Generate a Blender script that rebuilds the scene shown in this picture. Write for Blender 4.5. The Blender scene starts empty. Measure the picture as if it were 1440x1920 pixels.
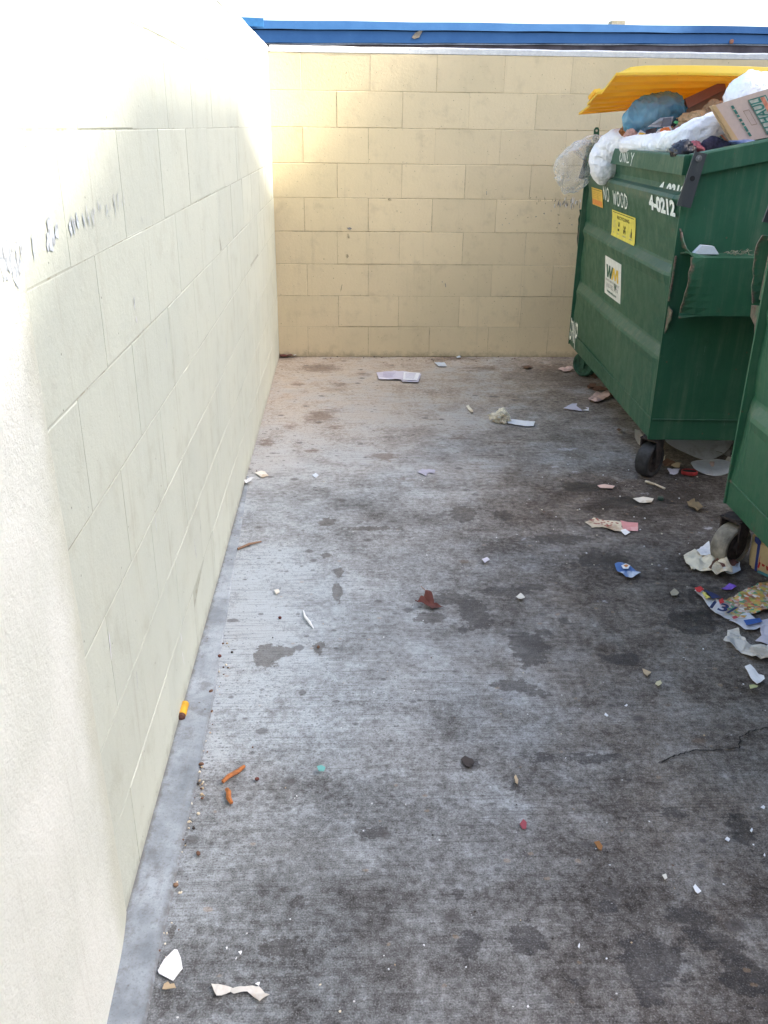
import bpy, bmesh, math, random
import numpy as np
from mathutils import Vector, Matrix, noise as mnoise

SC = bpy.context.scene
COL = SC.collection
R = math.radians

# ------------------------------------------------------------------ camera, sky, sun, exposure
CAM = np.array([0.44114, -5.82973, 1.43448])
ROT = np.array([[0.99900486, -0.04302928, 0.01173785],      # right
                [-0.00674251, -0.40584509, -0.91391701],    # down
                [0.04408894, 0.91292839, -0.40573134]])     # forward
FPX = 1629.88
cam_d = bpy.data.cameras.new('camera')
cam = bpy.data.objects.new('camera', cam_d)
COL.objects.link(cam)
cam_d.sensor_fit = 'VERTICAL'
cam_d.sensor_height = 24.0
cam_d.sensor_width = 18.0
cam_d.lens = 24.0 * FPX / 1920.0
cam_d.clip_start = 0.02
cam_d.clip_end = 600
M = Matrix.Identity(4)
for i in range(3):
    M[i][0] = ROT[0][i]
    M[i][1] = -ROT[1][i]
    M[i][2] = -ROT[2][i]
    M[i][3] = CAM[i]
cam.matrix_world = M
SC.camera = cam

SUN = Vector((0.77, -0.085, 0.63)).normalized()              # towards the sun
sun_d = bpy.data.lights.new('sun', 'SUN')
sun_d.energy = 5.0
sun_d.angle = R(0.55)
sun_d.color = (1.0, 0.93, 0.80)
sun = bpy.data.objects.new('sun', sun_d)
COL.objects.link(sun)
sun.rotation_euler = SUN.to_track_quat('Z', 'Y').to_euler()
sun.location = SUN * 60

world = bpy.data.worlds.new('World')
SC.world = world
world.use_nodes = True
wn = world.node_tree
bg = wn.nodes['Background']
sky = wn.nodes.new('ShaderNodeTexSky')
sky.sky_type = 'NISHITA'
sky.sun_disc = False
sky.sun_elevation = math.asin(SUN.z)
sky.sun_rotation = math.atan2(SUN.x, SUN.y)
sky.altitude = 0
sky.air_density = 1.0
sky.dust_density = 3.5
sky.ozone_density = 0.6
wn.links.new(sky.outputs[0], bg.inputs['Color'])
bg.inputs['Strength'].default_value = 0.15

vs = SC.view_settings
vs.view_transform = 'Standard'
vs.look = 'None'
vs.gamma = 1.0
vs.use_curve_mapping = False
vs.exposure = 1.92
SC.cycles.max_bounces = 8
SC.cycles.diffuse_bounces = 5
SC.cycles.transparent_max_bounces = 12
SC.cycles.use_denoising = True

# ------------------------------------------------------------------ helpers
def ray(px, py):
    d = np.array([(px - 720) / FPX, (py - 960) / FPX, 1.0])
    return ROT.T @ d

def G(px, py, z=0.0):
    d = ray(px, py)
    return Vector(CAM + d * (z - CAM[2]) / d[2])

def W(px, py, y):
    d = ray(px, py)
    return Vector(CAM + d * (y - CAM[1]) / d[1])

def LX(px, py, x=0.0):
    d = ray(px, py)
    return Vector(CAM + d * (x - CAM[0]) / d[0])

def tag(o, label=None, cat=None, group=None, kind=None):
    if label: o['label'] = label
    if cat: o['category'] = cat
    if group: o['group'] = group
    if kind: o['kind'] = kind
    return o

def empty(name, loc=(0, 0, 0), rz=0.0):
    o = bpy.data.objects.new(name, None)
    COL.objects.link(o)
    o.location = loc
    o.rotation_euler = (0, 0, rz)
    o.empty_display_size = 0.1
    return o

def obj(name, bm, mats, parent=None, smooth=False, norm=True):
    if norm:
        bmesh.ops.recalc_face_normals(bm, faces=bm.faces)
    me = bpy.data.meshes.new(name)
    bm.to_mesh(me)
    bm.free()
    if not isinstance(mats, (list, tuple)): mats = [mats]
    for m in mats: me.materials.append(m)
    if smooth:
        me.polygons.foreach_set('use_smooth', [True] * len(me.polygons))
    o = bpy.data.objects.new(name, me)
    COL.objects.link(o)
    if parent: o.parent = parent
    return o

def box(bm, x0, x1, y0, y1, z0, z1, mi=0, bev=0.0):
    vsx = [bm.verts.new((x, y, z)) for x in (x0, x1) for y in (y0, y1) for z in (z0, z1)]
    f = [(0, 1, 3, 2), (4, 6, 7, 5), (0, 4, 5, 1), (2, 3, 7, 6), (0, 2, 6, 4), (1, 5, 7, 3)]
    fs = [bm.faces.new([vsx[i] for i in q]) for q in f]
    for q in fs: q.material_index = mi
    if bev > 0:
        es = list({e for q in fs for e in q.edges})
        r = bmesh.ops.bevel(bm, geom=es, offset=bev, segments=2, affect='EDGES', profile=0.6)
        for q in r['faces']: q.material_index = mi
    return fs

def prism(bm, pts, off, mi=0):
    """polygon pts (3-D) extruded by vector off"""
    off = Vector(off)
    a = [bm.verts.new(Vector(p)) for p in pts]
    b = [bm.verts.new(Vector(p) + off) for p in pts]
    n = len(pts)
    fs = [bm.faces.new(a), bm.faces.new(b[::-1])]
    for i in range(n):
        fs.append(bm.faces.new([a[i], b[i], b[(i + 1) % n], a[(i + 1) % n]]))
    for f in fs: f.material_index = mi
    return fs

def tube(bm, pts, rad, seg=8, mi=0, cap=True):
    pts = [Vector(p) for p in pts]
    rings = []
    up = Vector((0.13, 0.31, 0.94)).normalized()
    for i, p in enumerate(pts):
        t = (pts[min(i + 1, len(pts) - 1)] - pts[max(i - 1, 0)]).normalized()
        u = t.cross(up)
        if u.length < 1e-4: u = t.cross(Vector((1, 0, 0)))
        u.normalize()
        v = t.cross(u)
        r = rad[i] if isinstance(rad, (list, tuple)) else rad
        rings.append([bm.verts.new(p + (u * math.cos(a) + v * math.sin(a)) * r)
                      for a in (2 * math.pi * k / seg for k in range(seg))])
    for a, b in zip(rings, rings[1:]):
        for k in range(seg):
            f = bm.faces.new([a[k], a[(k + 1) % seg], b[(k + 1) % seg], b[k]])
            f.material_index = mi
    if cap:
        bm.faces.new(rings[0][::-1]).material_index = mi
        bm.faces.new(rings[-1]).material_index = mi
    return rings

def lathe(bm, prof, axis_pt, ax, seg=24, mi=0):
    """prof: list of (r, h); revolved about direction ax through axis_pt"""
    ax = Vector(ax).normalized()
    u = ax.orthogonal().normalized()
    v = ax.cross(u)
    c = Vector(axis_pt)
    rings = []
    for r, h in prof:
        rings.append([bm.verts.new(c + ax * h + (u * math.cos(a) + v * math.sin(a)) * max(r, 1e-4))
                      for a in (2 * math.pi * k / seg for k in range(seg))])
    for a, b in zip(rings, rings[1:]):
        for k in range(seg):
            bm.faces.new([a[k], a[(k + 1) % seg], b[(k + 1) % seg], b[k]]).material_index = mi
    bm.faces.new(rings[0][::-1]).material_index = mi
    bm.faces.new(rings[-1]).material_index = mi

def ridge(p, seed, freq):
    """crumple height 0..1: crease lines of a jittered cell pattern"""
    q = Vector(p) * freq + Vector((seed * 3.1, seed * 1.7, seed * 0.9))
    d, _ = mnoise.voronoi(q)
    return min(1.0, (d[1] - d[0]) * 1.4)

def nz(p, seed, freq):
    return mnoise.noise(Vector(p) * freq + Vector((seed * 5.3, seed * 2.1, seed * 7.7)))

# ------------------------------------------------------------------ node helper
class NT:
    def __init__(self, name):
        self.m = bpy.data.materials.new(name)
        self.m.use_nodes = True
        self.t = self.m.node_tree
        self.b = self.t.nodes['Principled BSDF']
        self.out = self.t.nodes['Material Output']
        self.tc = None
    def put(self, sock, v):
        if isinstance(v, bpy.types.NodeSocket): self.t.links.new(v, sock)
        elif isinstance(v, (tuple, list)) and len(v) == 3 and sock.type == 'RGBA': sock.default_value = (*v, 1)
        else: sock.default_value = v
    def node(self, typ, ins=None, **kw):
        n = self.t.nodes.new(typ)
        for k, v in kw.items(): setattr(n, k, v)
        for k, v in (ins or {}).items(): self.put(n.inputs[k], v)
        return n
    def co(self, which='Object'):
        if self.tc is None: self.tc = self.node('ShaderNodeTexCoord')
        return self.tc.outputs[which]
    def map(self, scale=(1, 1, 1), rot=(0, 0, 0), loc=(0, 0, 0)):
        return self.node('ShaderNodeMapping', {'Vector': self.co(), 'Scale': scale, 'Rotation': rot, 'Location': loc}).outputs[0]
    def noise(self, scale, detail=4, rough=0.55, vec=None, dist=0.0):
        return self.node('ShaderNodeTexNoise', {'Vector': vec or self.co(), 'Scale': scale, 'Detail': detail,
                         'Roughness': rough, 'Distortion': dist}).outputs['Fac']
    def voro(self, scale, vec=None, feature='F1', rnd=1.0):
        return self.node('ShaderNodeTexVoronoi', {'Vector': vec or self.co(), 'Scale': scale, 'Randomness': rnd}, feature=feature)
    def math(self, op, a, b=0.0, c=0.0, clamp=False):
        n = self.node('ShaderNodeMath', operation=op, use_clamp=clamp)
        self.put(n.inputs[0], a); self.put(n.inputs[1], b)
        if len(n.inputs) > 2: self.put(n.inputs[2], c)
        return n.outputs[0]
    def mr(self, v, a, b, c=0.0, d=1.0, smooth=True):
        return self.node('ShaderNodeMapRange', {'Value': v, 'From Min': a, 'From Max': b, 'To Min': c, 'To Max': d},
                         interpolation_type='SMOOTHSTEP' if smooth else 'LINEAR').outputs[0]
    def mix(self, f, a, b, mode='MIX'):
        n = self.node('ShaderNodeMix', data_type='RGBA', blend_type=mode)
        self.put(n.inputs[0], f); self.put(n.inputs[6], a); self.put(n.inputs[7], b)
        return n.outputs[2]
    def ramp(self, f, stops):
        n = self.node('ShaderNodeValToRGB', {'Fac': f})
        cr = n.color_ramp
        while len(cr.elements) > 1: cr.elements.remove(cr.elements[-1])
        cr.elements[0].position = stops[0][0]; cr.elements[0].color = (*stops[0][1], 1)
        for p, c in stops[1:]:
            e = cr.elements.new(p); e.color = (*c, 1)
        return n.outputs['Color']
    def attr(self, name, out='Fac'):
        return self.node('ShaderNodeAttribute', attribute_name=name).outputs[out]
    def bump(self, h, strength=0.3, dist=0.002, normal=None):
        n = self.node('ShaderNodeBump', {'Height': h, 'Strength': strength, 'Distance': dist})
        if normal: self.put(n.inputs['Normal'], normal)
        return n.outputs[0]
    def fin(self, col=None, rough=None, normal=None, metal=0.0, spec=0.5):
        if col is not None: self.put(self.b.inputs['Base Color'], col)
        if rough is not None: self.put(self.b.inputs['Roughness'], rough)
        if normal is not None: self.put(self.b.inputs['Normal'], normal)
        self.b.inputs['Metallic'].default_value = metal
        self.b.inputs['Specular IOR Level'].default_value = spec
        return self.m

MATS = {}
def flat(name, col, rough=0.6, var=0.12, scale=40, bump=0.0, spec=0.4):
    if name in MATS: return MATS[name]
    n = NT(name)
    f = n.noise(scale, 4, 0.6)
    dk = tuple(c * (1 - var * 1.6) for c in col)
    lt = tuple(min(1, c * (1 + var)) for c in col)
    c = n.mix(n.mr(f, 0.3, 0.7), dk, lt)
    nm = n.bump(n.noise(scale * 3, 3), bump, 0.002) if bump else None
    MATS[name] = n.fin(c, rough, nm, spec=spec)
    return MATS[name]

# ------------------------------------------------------------------ wall paint materials
def paint(name, base, cool, streak, pit, grime):
    n = NT(name)
    tone = n.attr('tone')
    big = n.noise(1.7, 5, 0.6)
    med = n.noise(9, 6, 0.65)
    c = n.mix(n.mr(big, 0.3, 0.7), base, cool)
    c = n.mix(n.math('MULTIPLY', tone, 0.5), c, tuple(min(1, x * 1.12) for x in base))
    c = n.mix(n.math('MULTIPLY', n.mr(med, 0.50, 0.75), 0.26), c, grime)
    # vertical dirt streaks
    st = n.noise(1.0, 6, 0.6, n.map((14, 14, 0.9)))
    st2 = n.noise(1.0, 5, 0.7, n.map((60, 60, 2.2), loc=(3, 1, 2)))
    sm = n.math('MULTIPLY', n.mr(st, 0.52, 0.72), n.mr(st2, 0.45, 0.75))
    c = n.mix(n.math('MULTIPLY', sm, streak), c, grime)
    # splash dirt in the lowest few centimetres, ragged
    zz = n.node('ShaderNodeSeparateXYZ', {'Vector': n.co()}).outputs[2]
    sp = n.mr(n.math('ADD', zz, n.math('MULTIPLY', n.noise(22, 6, 0.7), 0.13)), 0.115, 0.045)
    c = n.mix(n.math('MULTIPLY', sp, 0.55), c, tuple(x * 0.5 for x in grime))
    # pits and flecks
    v = n.voro(150)
    pn = n.noise(5, 5, 0.7)
    pm = n.math('MULTIPLY', n.mr(v.outputs['Distance'], 0.16, 0.05), n.mr(pn, 0.40, 0.62))
    sel = n.math('GREATER_THAN', n.node('ShaderNodeSeparateColor', {'Color': v.outputs['Color']}).outputs[0], 0.55)
    pm = n.math('MULTIPLY', pm, sel)
    v2 = n.voro(34)
    sel2 = n.math('GREATER_THAN', n.node('ShaderNodeSeparateColor', {'Color': v2.outputs['Color']}).outputs[1], 0.8)
    pm2 = n.math('MULTIPLY', n.mr(n.math('ADD', v2.outputs['Distance'], n.math('MULTIPLY', n.noise(120, 3), 0.16)), 0.18, 0.10), sel2)
    pits = n.math('MAXIMUM', pm, pm2)
    c = n.mix(n.math('MULTIPLY', pits, pit), c, tuple(x * 0.45 for x in grime))
    fine = n.noise(260, 3, 0.6)
    coarse = n.noise(60, 5, 0.6)
    h = n.math('ADD', n.math('MULTIPLY', fine, 0.35), coarse)
    h = n.math('SUBTRACT', h, n.math('MULTIPLY', pits, 0.8))
    rg = n.mr(med, 0.2, 0.8, 0.5, 0.72)
    return n.fin(c, rg, n.bump(h, 0.65, 0.0026), spec=0.35)

def mortar(name, base, dark, lo=0.44, hi=0.62):
    n = NT(name)
    f = n.noise(7, 6, 0.7)
    f2 = n.noise(55, 4, 0.6)
    k = n.mr(n.math('ADD', f, n.math('MULTIPLY', n.math('SUBTRACT', f2, 0.5), 0.5)), lo, hi)
    return n.fin(n.mix(k, tuple(x * 0.78 for x in base), dark), 0.85, n.bump(f2, 0.4, 0.002), spec=0.2)

CREAM_WARM_LIT = (0.73, 0.595, 0.385)  # cream paint with warm bounced light mixed into the colour
CREAM_SKY_LIT = (0.60, 0.625, 0.54)  # same cream paint with cool skylight mixed into the colour
m_back = paint('warm_lit_wall_paint', CREAM_WARM_LIT, (0.66, 0.545, 0.35), 0.38, 0.8, (0.34, 0.27, 0.18))
m_backm = mortar('warm_lit_wall_joint', CREAM_WARM_LIT, (0.34, 0.265, 0.18), 0.44, 0.64)
m_left = paint('sky_lit_wall_paint', CREAM_SKY_LIT, (0.565, 0.60, 0.53), 0.9, 0.75, (0.36, 0.345, 0.26))
m_leftm = mortar('sky_lit_wall_joint', CREAM_SKY_LIT, (0.34, 0.33, 0.25), 0.46, 0.66)

# ------------------------------------------------------------------ floor
def seg_dist(P, a, b):
    ab = b - a
    t = np.clip(((P - a) @ ab) / max(ab @ ab, 1e-9), 0, 1)
    return np.linalg.norm(P - (a + t[:, None] * ab), axis=1)

def build_floor():
    x0, x1, y0, y1, st = -0.02, 4.2, -6.6, 0.02, 0.02
    nx = int(round((x1 - x0) / st)) + 1
    ny = int(round((y1 - y0) / st)) + 1
    xs = np.linspace(x0, x1, nx); ys = np.linspace(y0, y1, ny)
    X, Y = np.meshgrid(xs, ys)
    P = np.stack([X.ravel(), Y.ravel()], 1)
    Z = np.array([0.0025 * mnoise.noise(Vector((p[0] * 1.3, p[1] * 1.3, 0.5))) - 0.001 for p in P])
    v = np.column_stack([P, Z])
    idx = np.arange(nx * ny).reshape(ny, nx)
    q = np.stack([idx[:-1, :-1], idx[:-1, 1:], idx[1:, 1:], idx[1:, :-1]], -1).reshape(-1, 4)
    me = bpy.data.meshes.new('concrete_floor')
    me.from_pydata(v.tolist(), [], q.tolist())
    me.polygons.foreach_set('use_smooth', [True] * len(me.polygons))
    def g2(px, py): return np.array(G(px, py)[:2])
    # broad grime, interpolated on the slab between surveyed points
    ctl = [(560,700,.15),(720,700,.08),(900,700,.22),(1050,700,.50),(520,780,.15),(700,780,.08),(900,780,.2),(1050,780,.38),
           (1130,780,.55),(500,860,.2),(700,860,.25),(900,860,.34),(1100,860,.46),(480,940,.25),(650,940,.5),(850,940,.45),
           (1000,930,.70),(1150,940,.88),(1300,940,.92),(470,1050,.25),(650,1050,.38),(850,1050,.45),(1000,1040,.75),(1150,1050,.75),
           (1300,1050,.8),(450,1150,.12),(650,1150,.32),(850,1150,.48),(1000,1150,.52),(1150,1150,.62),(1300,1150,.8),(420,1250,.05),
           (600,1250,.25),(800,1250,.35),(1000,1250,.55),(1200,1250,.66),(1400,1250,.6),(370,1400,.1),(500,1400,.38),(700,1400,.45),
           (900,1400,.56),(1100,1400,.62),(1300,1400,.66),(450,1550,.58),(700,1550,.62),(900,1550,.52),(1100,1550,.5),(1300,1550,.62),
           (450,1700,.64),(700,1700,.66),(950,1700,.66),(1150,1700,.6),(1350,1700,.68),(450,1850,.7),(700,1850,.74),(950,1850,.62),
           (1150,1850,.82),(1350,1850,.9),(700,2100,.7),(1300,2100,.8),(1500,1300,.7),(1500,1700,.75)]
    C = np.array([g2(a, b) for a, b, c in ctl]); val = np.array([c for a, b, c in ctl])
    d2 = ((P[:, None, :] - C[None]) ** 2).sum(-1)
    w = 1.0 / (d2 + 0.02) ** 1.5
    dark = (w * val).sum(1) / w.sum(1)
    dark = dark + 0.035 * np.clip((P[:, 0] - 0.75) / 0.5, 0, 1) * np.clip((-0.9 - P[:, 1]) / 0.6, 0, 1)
    def blobs(lst):
        out = np.zeros(len(P))
        for (px, py, rx, ry, s, rot) in lst:
            c = g2(px, py)
            ax = np.linalg.norm(g2(px + rx, py) - c); ay = np.linalg.norm(g2(px, py + ry) - g2(px, py - ry)) / 2
            d = P - c
            a = R(rot)
            u = (d[:, 0] * math.cos(a) + d[:, 1] * math.sin(a)) / ax
            t = (-d[:, 0] * math.sin(a) + d[:, 1] * math.cos(a)) / ay
            rr = np.sqrt(u * u + t * t)
            out = np.maximum(out, s * np.clip(1.0 - 0.5 * rr, 0, 1))
        return out
    wet = blobs([(500,1228,22,20,1,0),(530,1222,24,9,1,0),(597,1212,12,14,.9,0),(636,1072,9,9,1,0),(632,1110,9,20,.95,0),(612,1040,14,5,.85,0),
                 (805,1158,34,10,1,0),(850,1122,40,11,.95,8),(890,1150,26,30,1,0),(950,1108,60,9,.9,6),(1000,1100,30,7,.85,0),(868,1182,9,8,1,0),
                 (868,963,22,14,1.02,0),(612,978,16,7,1.05,0),(700,990,60,5,.8,0),(990,1215,32,28,1.05,0),(1020,1185,14,8,1,0),(985,1252,14,5,.9,0),
                 (1165,1235,36,10,1.05,0),(960,1285,50,12,.85,-6),(1010,1300,30,8,.8,-6),(1060,1165,24,6,.85,-8),(1130,1050,60,20,.8,0),
                 (880,1435,16,12,1.15,0),(1140,1700,20,12,1,0),(1165,1712,12,8,1,0),(1200,1695,9,8,.9,0),(1290,1718,44,15,1.05,-10),(1345,1765,46,16,1.1,-14),
                 (1075,1838,14,10,1,0),(1225,1800,60,40,.98,0),(1215,1850,30,30,1.0,0),(860,1675,14,18,.9,0),(730,1705,8,14,.9,0),(985,1760,34,30,.95,0),
                 (880,1770,24,30,.9,0),(560,1690,22,16,.72,0),(540,1560,10,4,1,0),(1190,940,70,12,.85,0),(1090,912,50,10,.85,0),(1330,1120,50,30,.75,0),
                 (1300,1170,60,26,.8,0),(320,1745,7,20,1.0,0),(960,1480,30,14,.65,0),(1010,1420,40,16,.65,0),(940,965,18,10,.85,0),(1050,1010,70,12,.8,0),
                 (1390,1560,30,40,.7,0),(1260,1520,40,24,.68,0),(770,1620,10,22,.75,25),(1400,1830,46,30,.98,0),(520,1775,50,26,.78,0),(700,1560,60,14,.72,0),(1110,1420,60,16,.74,0),(330,1480,6,30,.7,0)])
    rust = blobs([(600,690,40,9,1,0),(680,700,20,6,.8,0),(720,855,34,10,1,0),(600,780,36,14,.95,0),(630,800,20,5,.9,0),(500,830,18,9,.95,0),
                  (585,845,22,5,.9,0),(560,720,20,6,.8,0),(540,668,30,6,1,0),(640,720,30,6,.75,0),(900,690,60,8,.8,0),(850,672,60,4,.9,0),(1040,690,40,8,.9,0),
                  (860,820,30,6,.85,0),(980,790,30,8,.6,0),(950,830,40,7,.75,0),(620,770,60,10,.7,0),(870,1050,12,7,.9,0),(1310,1390,20,8,.8,0),(1250,1320,12,8,.7,0),
                  (545,800,30,8,.7,0),(900,870,30,10,.7,0),(760,900,40,8,.6,0),(480,1070,20,14,.6,0),(1090,720,50,12,.8,0)])
    white = blobs([(798,884,18,6,1,0),(590,893,8,4,1,0),(560,868,60,22,.62,0),(1060,842,40,5,.85,0),(1130,850,60,14,.55,0),(1040,875,14,3,.9,0),(750,1295,18,5,.9,0),
                   (1100,936,30,5,.7,0),(1200,925,40,5,.7,0),(990,890,30,5,.65,0),(1080,885,26,4,.75,0),(1330,990,20,6,.8,0),(1290,985,18,4,.6,0),(1310,1000,30,5,.7,0),
                   (1035,1030,40,4,.8,0),(985,1010,24,5,.7,0),(570,1620,5,60,.45,3),(1330,1380,14,5,.65,0),(840,1360,60,26,.4,0),(1000,960,16,4,.8,0),
                   (1220,1060,40,6,.65,0),(1250,1068,20,4,.7,0),(1130,1128,16,5,.75,0),(375,1860,10,60,.62,0),(620,1310,80,20,.42,0),(450,1200,40,40,.35,0)])
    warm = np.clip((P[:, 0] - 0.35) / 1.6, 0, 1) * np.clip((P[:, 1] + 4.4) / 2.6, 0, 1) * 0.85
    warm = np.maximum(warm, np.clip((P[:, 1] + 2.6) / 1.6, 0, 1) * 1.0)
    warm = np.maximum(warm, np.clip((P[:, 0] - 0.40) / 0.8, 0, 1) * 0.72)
    for nme, arr in (('dark', dark), ('wet', wet), ('rust', rust), ('whitish', white), ('warm', warm)):
        a = me.attributes.new(nme, 'FLOAT', 'POINT')
        a.data.foreach_set('value', arr.astype(np.float32))
    # material
    n = NT('stained_concrete')
    n1 = n.noise(1.6, 6, 0.62); n2 = n.noise(8, 9, 0.68, dist=0.3); n3 = n.noise(48, 7, 0.65); n4 = n.noise(300, 3, 0.6); n5 = n.noise(3.6, 5, 0.6, n.map((1, 1.2, 1), loc=(5, 3, 0)), dist=0.6)
    stri = n.noise(1.0, 5, 0.65, n.map((5, 190, 1)))
    stri2 = n.noise(1.0, 3, 0.6, n.map((1.5, 36, 1), loc=(2, 7, 0)))
    sub = lambda f, k: n.math('MULTIPLY', n.math('SUBTRACT', f, 0.5), k)
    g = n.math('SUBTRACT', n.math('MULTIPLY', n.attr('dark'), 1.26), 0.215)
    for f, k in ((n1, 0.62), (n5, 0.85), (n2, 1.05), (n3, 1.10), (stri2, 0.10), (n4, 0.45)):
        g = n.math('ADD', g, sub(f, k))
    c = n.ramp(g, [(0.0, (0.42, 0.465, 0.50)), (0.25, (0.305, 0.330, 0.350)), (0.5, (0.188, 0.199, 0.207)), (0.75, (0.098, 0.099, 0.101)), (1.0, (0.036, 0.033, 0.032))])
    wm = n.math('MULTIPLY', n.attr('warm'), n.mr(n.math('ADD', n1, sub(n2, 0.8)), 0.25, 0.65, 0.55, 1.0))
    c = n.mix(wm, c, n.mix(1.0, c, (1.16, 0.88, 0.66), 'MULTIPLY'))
    hue = n.noise(2.3, 3, 0.5, n.map((1, 1, 1), loc=(9, 4, 1)))
    c = n.mix(n.math('MULTIPLY', n.mr(hue, 0.45, 0.68), 0.35), c, n.mix(1.0, c, (1.0, 0.92, 0.86), 'MULTIPLY'))
    # rust
    rn = n.noise(1.0, 6, 0.7, n.map((9, 26, 1), loc=(1, 5, 2)))
    rm = n.mr(n.math('ADD', n.attr('rust'), n.math('ADD', sub(rn, 1.4), sub(n3, 0.5))), 0.45, 0.75)
    c = n.mix(n.math('MULTIPLY', rm, 0.62), c, (0.15, 0.098, 0.066))
    # wet / greasy patches with ragged, fairly crisp edges
    wv = n.math('ADD', n.attr('wet'), n.math('ADD', sub(n2, 0.62), sub(n3, 0.80)))
    wv = n.math('ADD', wv, sub(stri, 0.16))
    wk = n.mr(wv, 0.425, 0.515)
    c = n.mix(n.math('MULTIPLY', wk, 0.88), c, n.mix(0.14, n.mix(1.0, c, (0.42, 0.385, 0.36), 'MULTIPLY'), (0.085, 0.08, 0.078)))
    # whitish paper residue and scale
    xm = n.mr(n.math('ADD', n.attr('whitish'), n.math('ADD', sub(n3, 1.3), sub(n2, 0.6))), 0.52, 0.85)
    c = n.mix(n.math('MULTIPLY', xm, 0.7), c, (0.60, 0.59, 0.62))
    # broom lines and fine grain
    c = n.mix(n.math('MULTIPLY', n.mr(stri, 0.50, 0.66), 0.52), c, n.mix(1.0, c, (0.38, 0.36, 0.35), 'MULTIPLY'))
    c = n.mix(n.math('MULTIPLY', n.mr(n4, 0.48, 0.68), 0.50), c, n.mix(1.0, c, (0.45, 0.44, 0.43), 'MULTIPLY'))
    c = n.mix(n.math('MULTIPLY', n.mr(n4, 0.45, 0.28), 0.24), c, (0.5, 0.5, 0.5))
    # dark spots, pale specks
    def spots(scale, th, rad, seed, ch):
        v = n.voro(scale, n.map((1, 1.25, 1), loc=(seed, seed * 2, 0)))
        s = n.math('GREATER_THAN', n.node('ShaderNodeSeparateColor', {'Color': v.outputs['Color']}).outputs[ch], th)
        dd = n.math('ADD', v.outputs['Distance'], n.math('ADD', sub(n3, 0.42), sub(n2, 0.25)))
        return n.math('MULTIPLY', n.mr(dd, rad, rad * 0.55), s)
    c = n.mix(n.math('MULTIPLY', spots(9, 0.62, 0.20, 1, 0), 0.62), c, (0.06, 0.052, 0.05))
    c = n.mix(n.math('MULTIPLY', spots(24, 0.70, 0.24, 3, 1), 0.55), c, (0.055, 0.05, 0.05))
    c = n.mix(n.math('MULTIPLY', spots(70, 0.72, 0.26, 5, 2), 0.5), c, (0.05, 0.048, 0.047))
    c = n.mix(n.math('MULTIPLY', spots(40, 0.90, 0.09, 6, 1), 0.8), c, (0.66, 0.65, 0.64))
    c = n.mix(n.math('MULTIPLY', spots(14, 0.86, 0.10, 8, 2), 0.35), c, (0.30, 0.19, 0.10))
    rg = n.mix(wk, n.mr(n3, 0.2, 0.8, 0.68, 0.92), (0.5, 0.5, 0.5))
    h = n.math('ADD', n.math('MULTIPLY', stri, 0.7), n.math('ADD', n.math('MULTIPLY', n4, 0.5), n3))
    n.fin(c, rg, n.bump(h, 0.5, 0.0022), spec=0.35)
    me.materials.append(n.m)
    o = bpy.data.objects.new('concrete_floor', me)
    COL.objects.link(o)
    tag(o, kind='structure')

build_floor()

bm = bmesh.new()
bmesh.ops.create_grid(bm, x_segments=2, y_segments=2, size=200)
for v in bm.verts: v.co.z = -0.03
tag(obj('ground', bm, flat('asphalt', (0.075, 0.073, 0.07), 0.9, 0.2, 6)), kind='structure')

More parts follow.
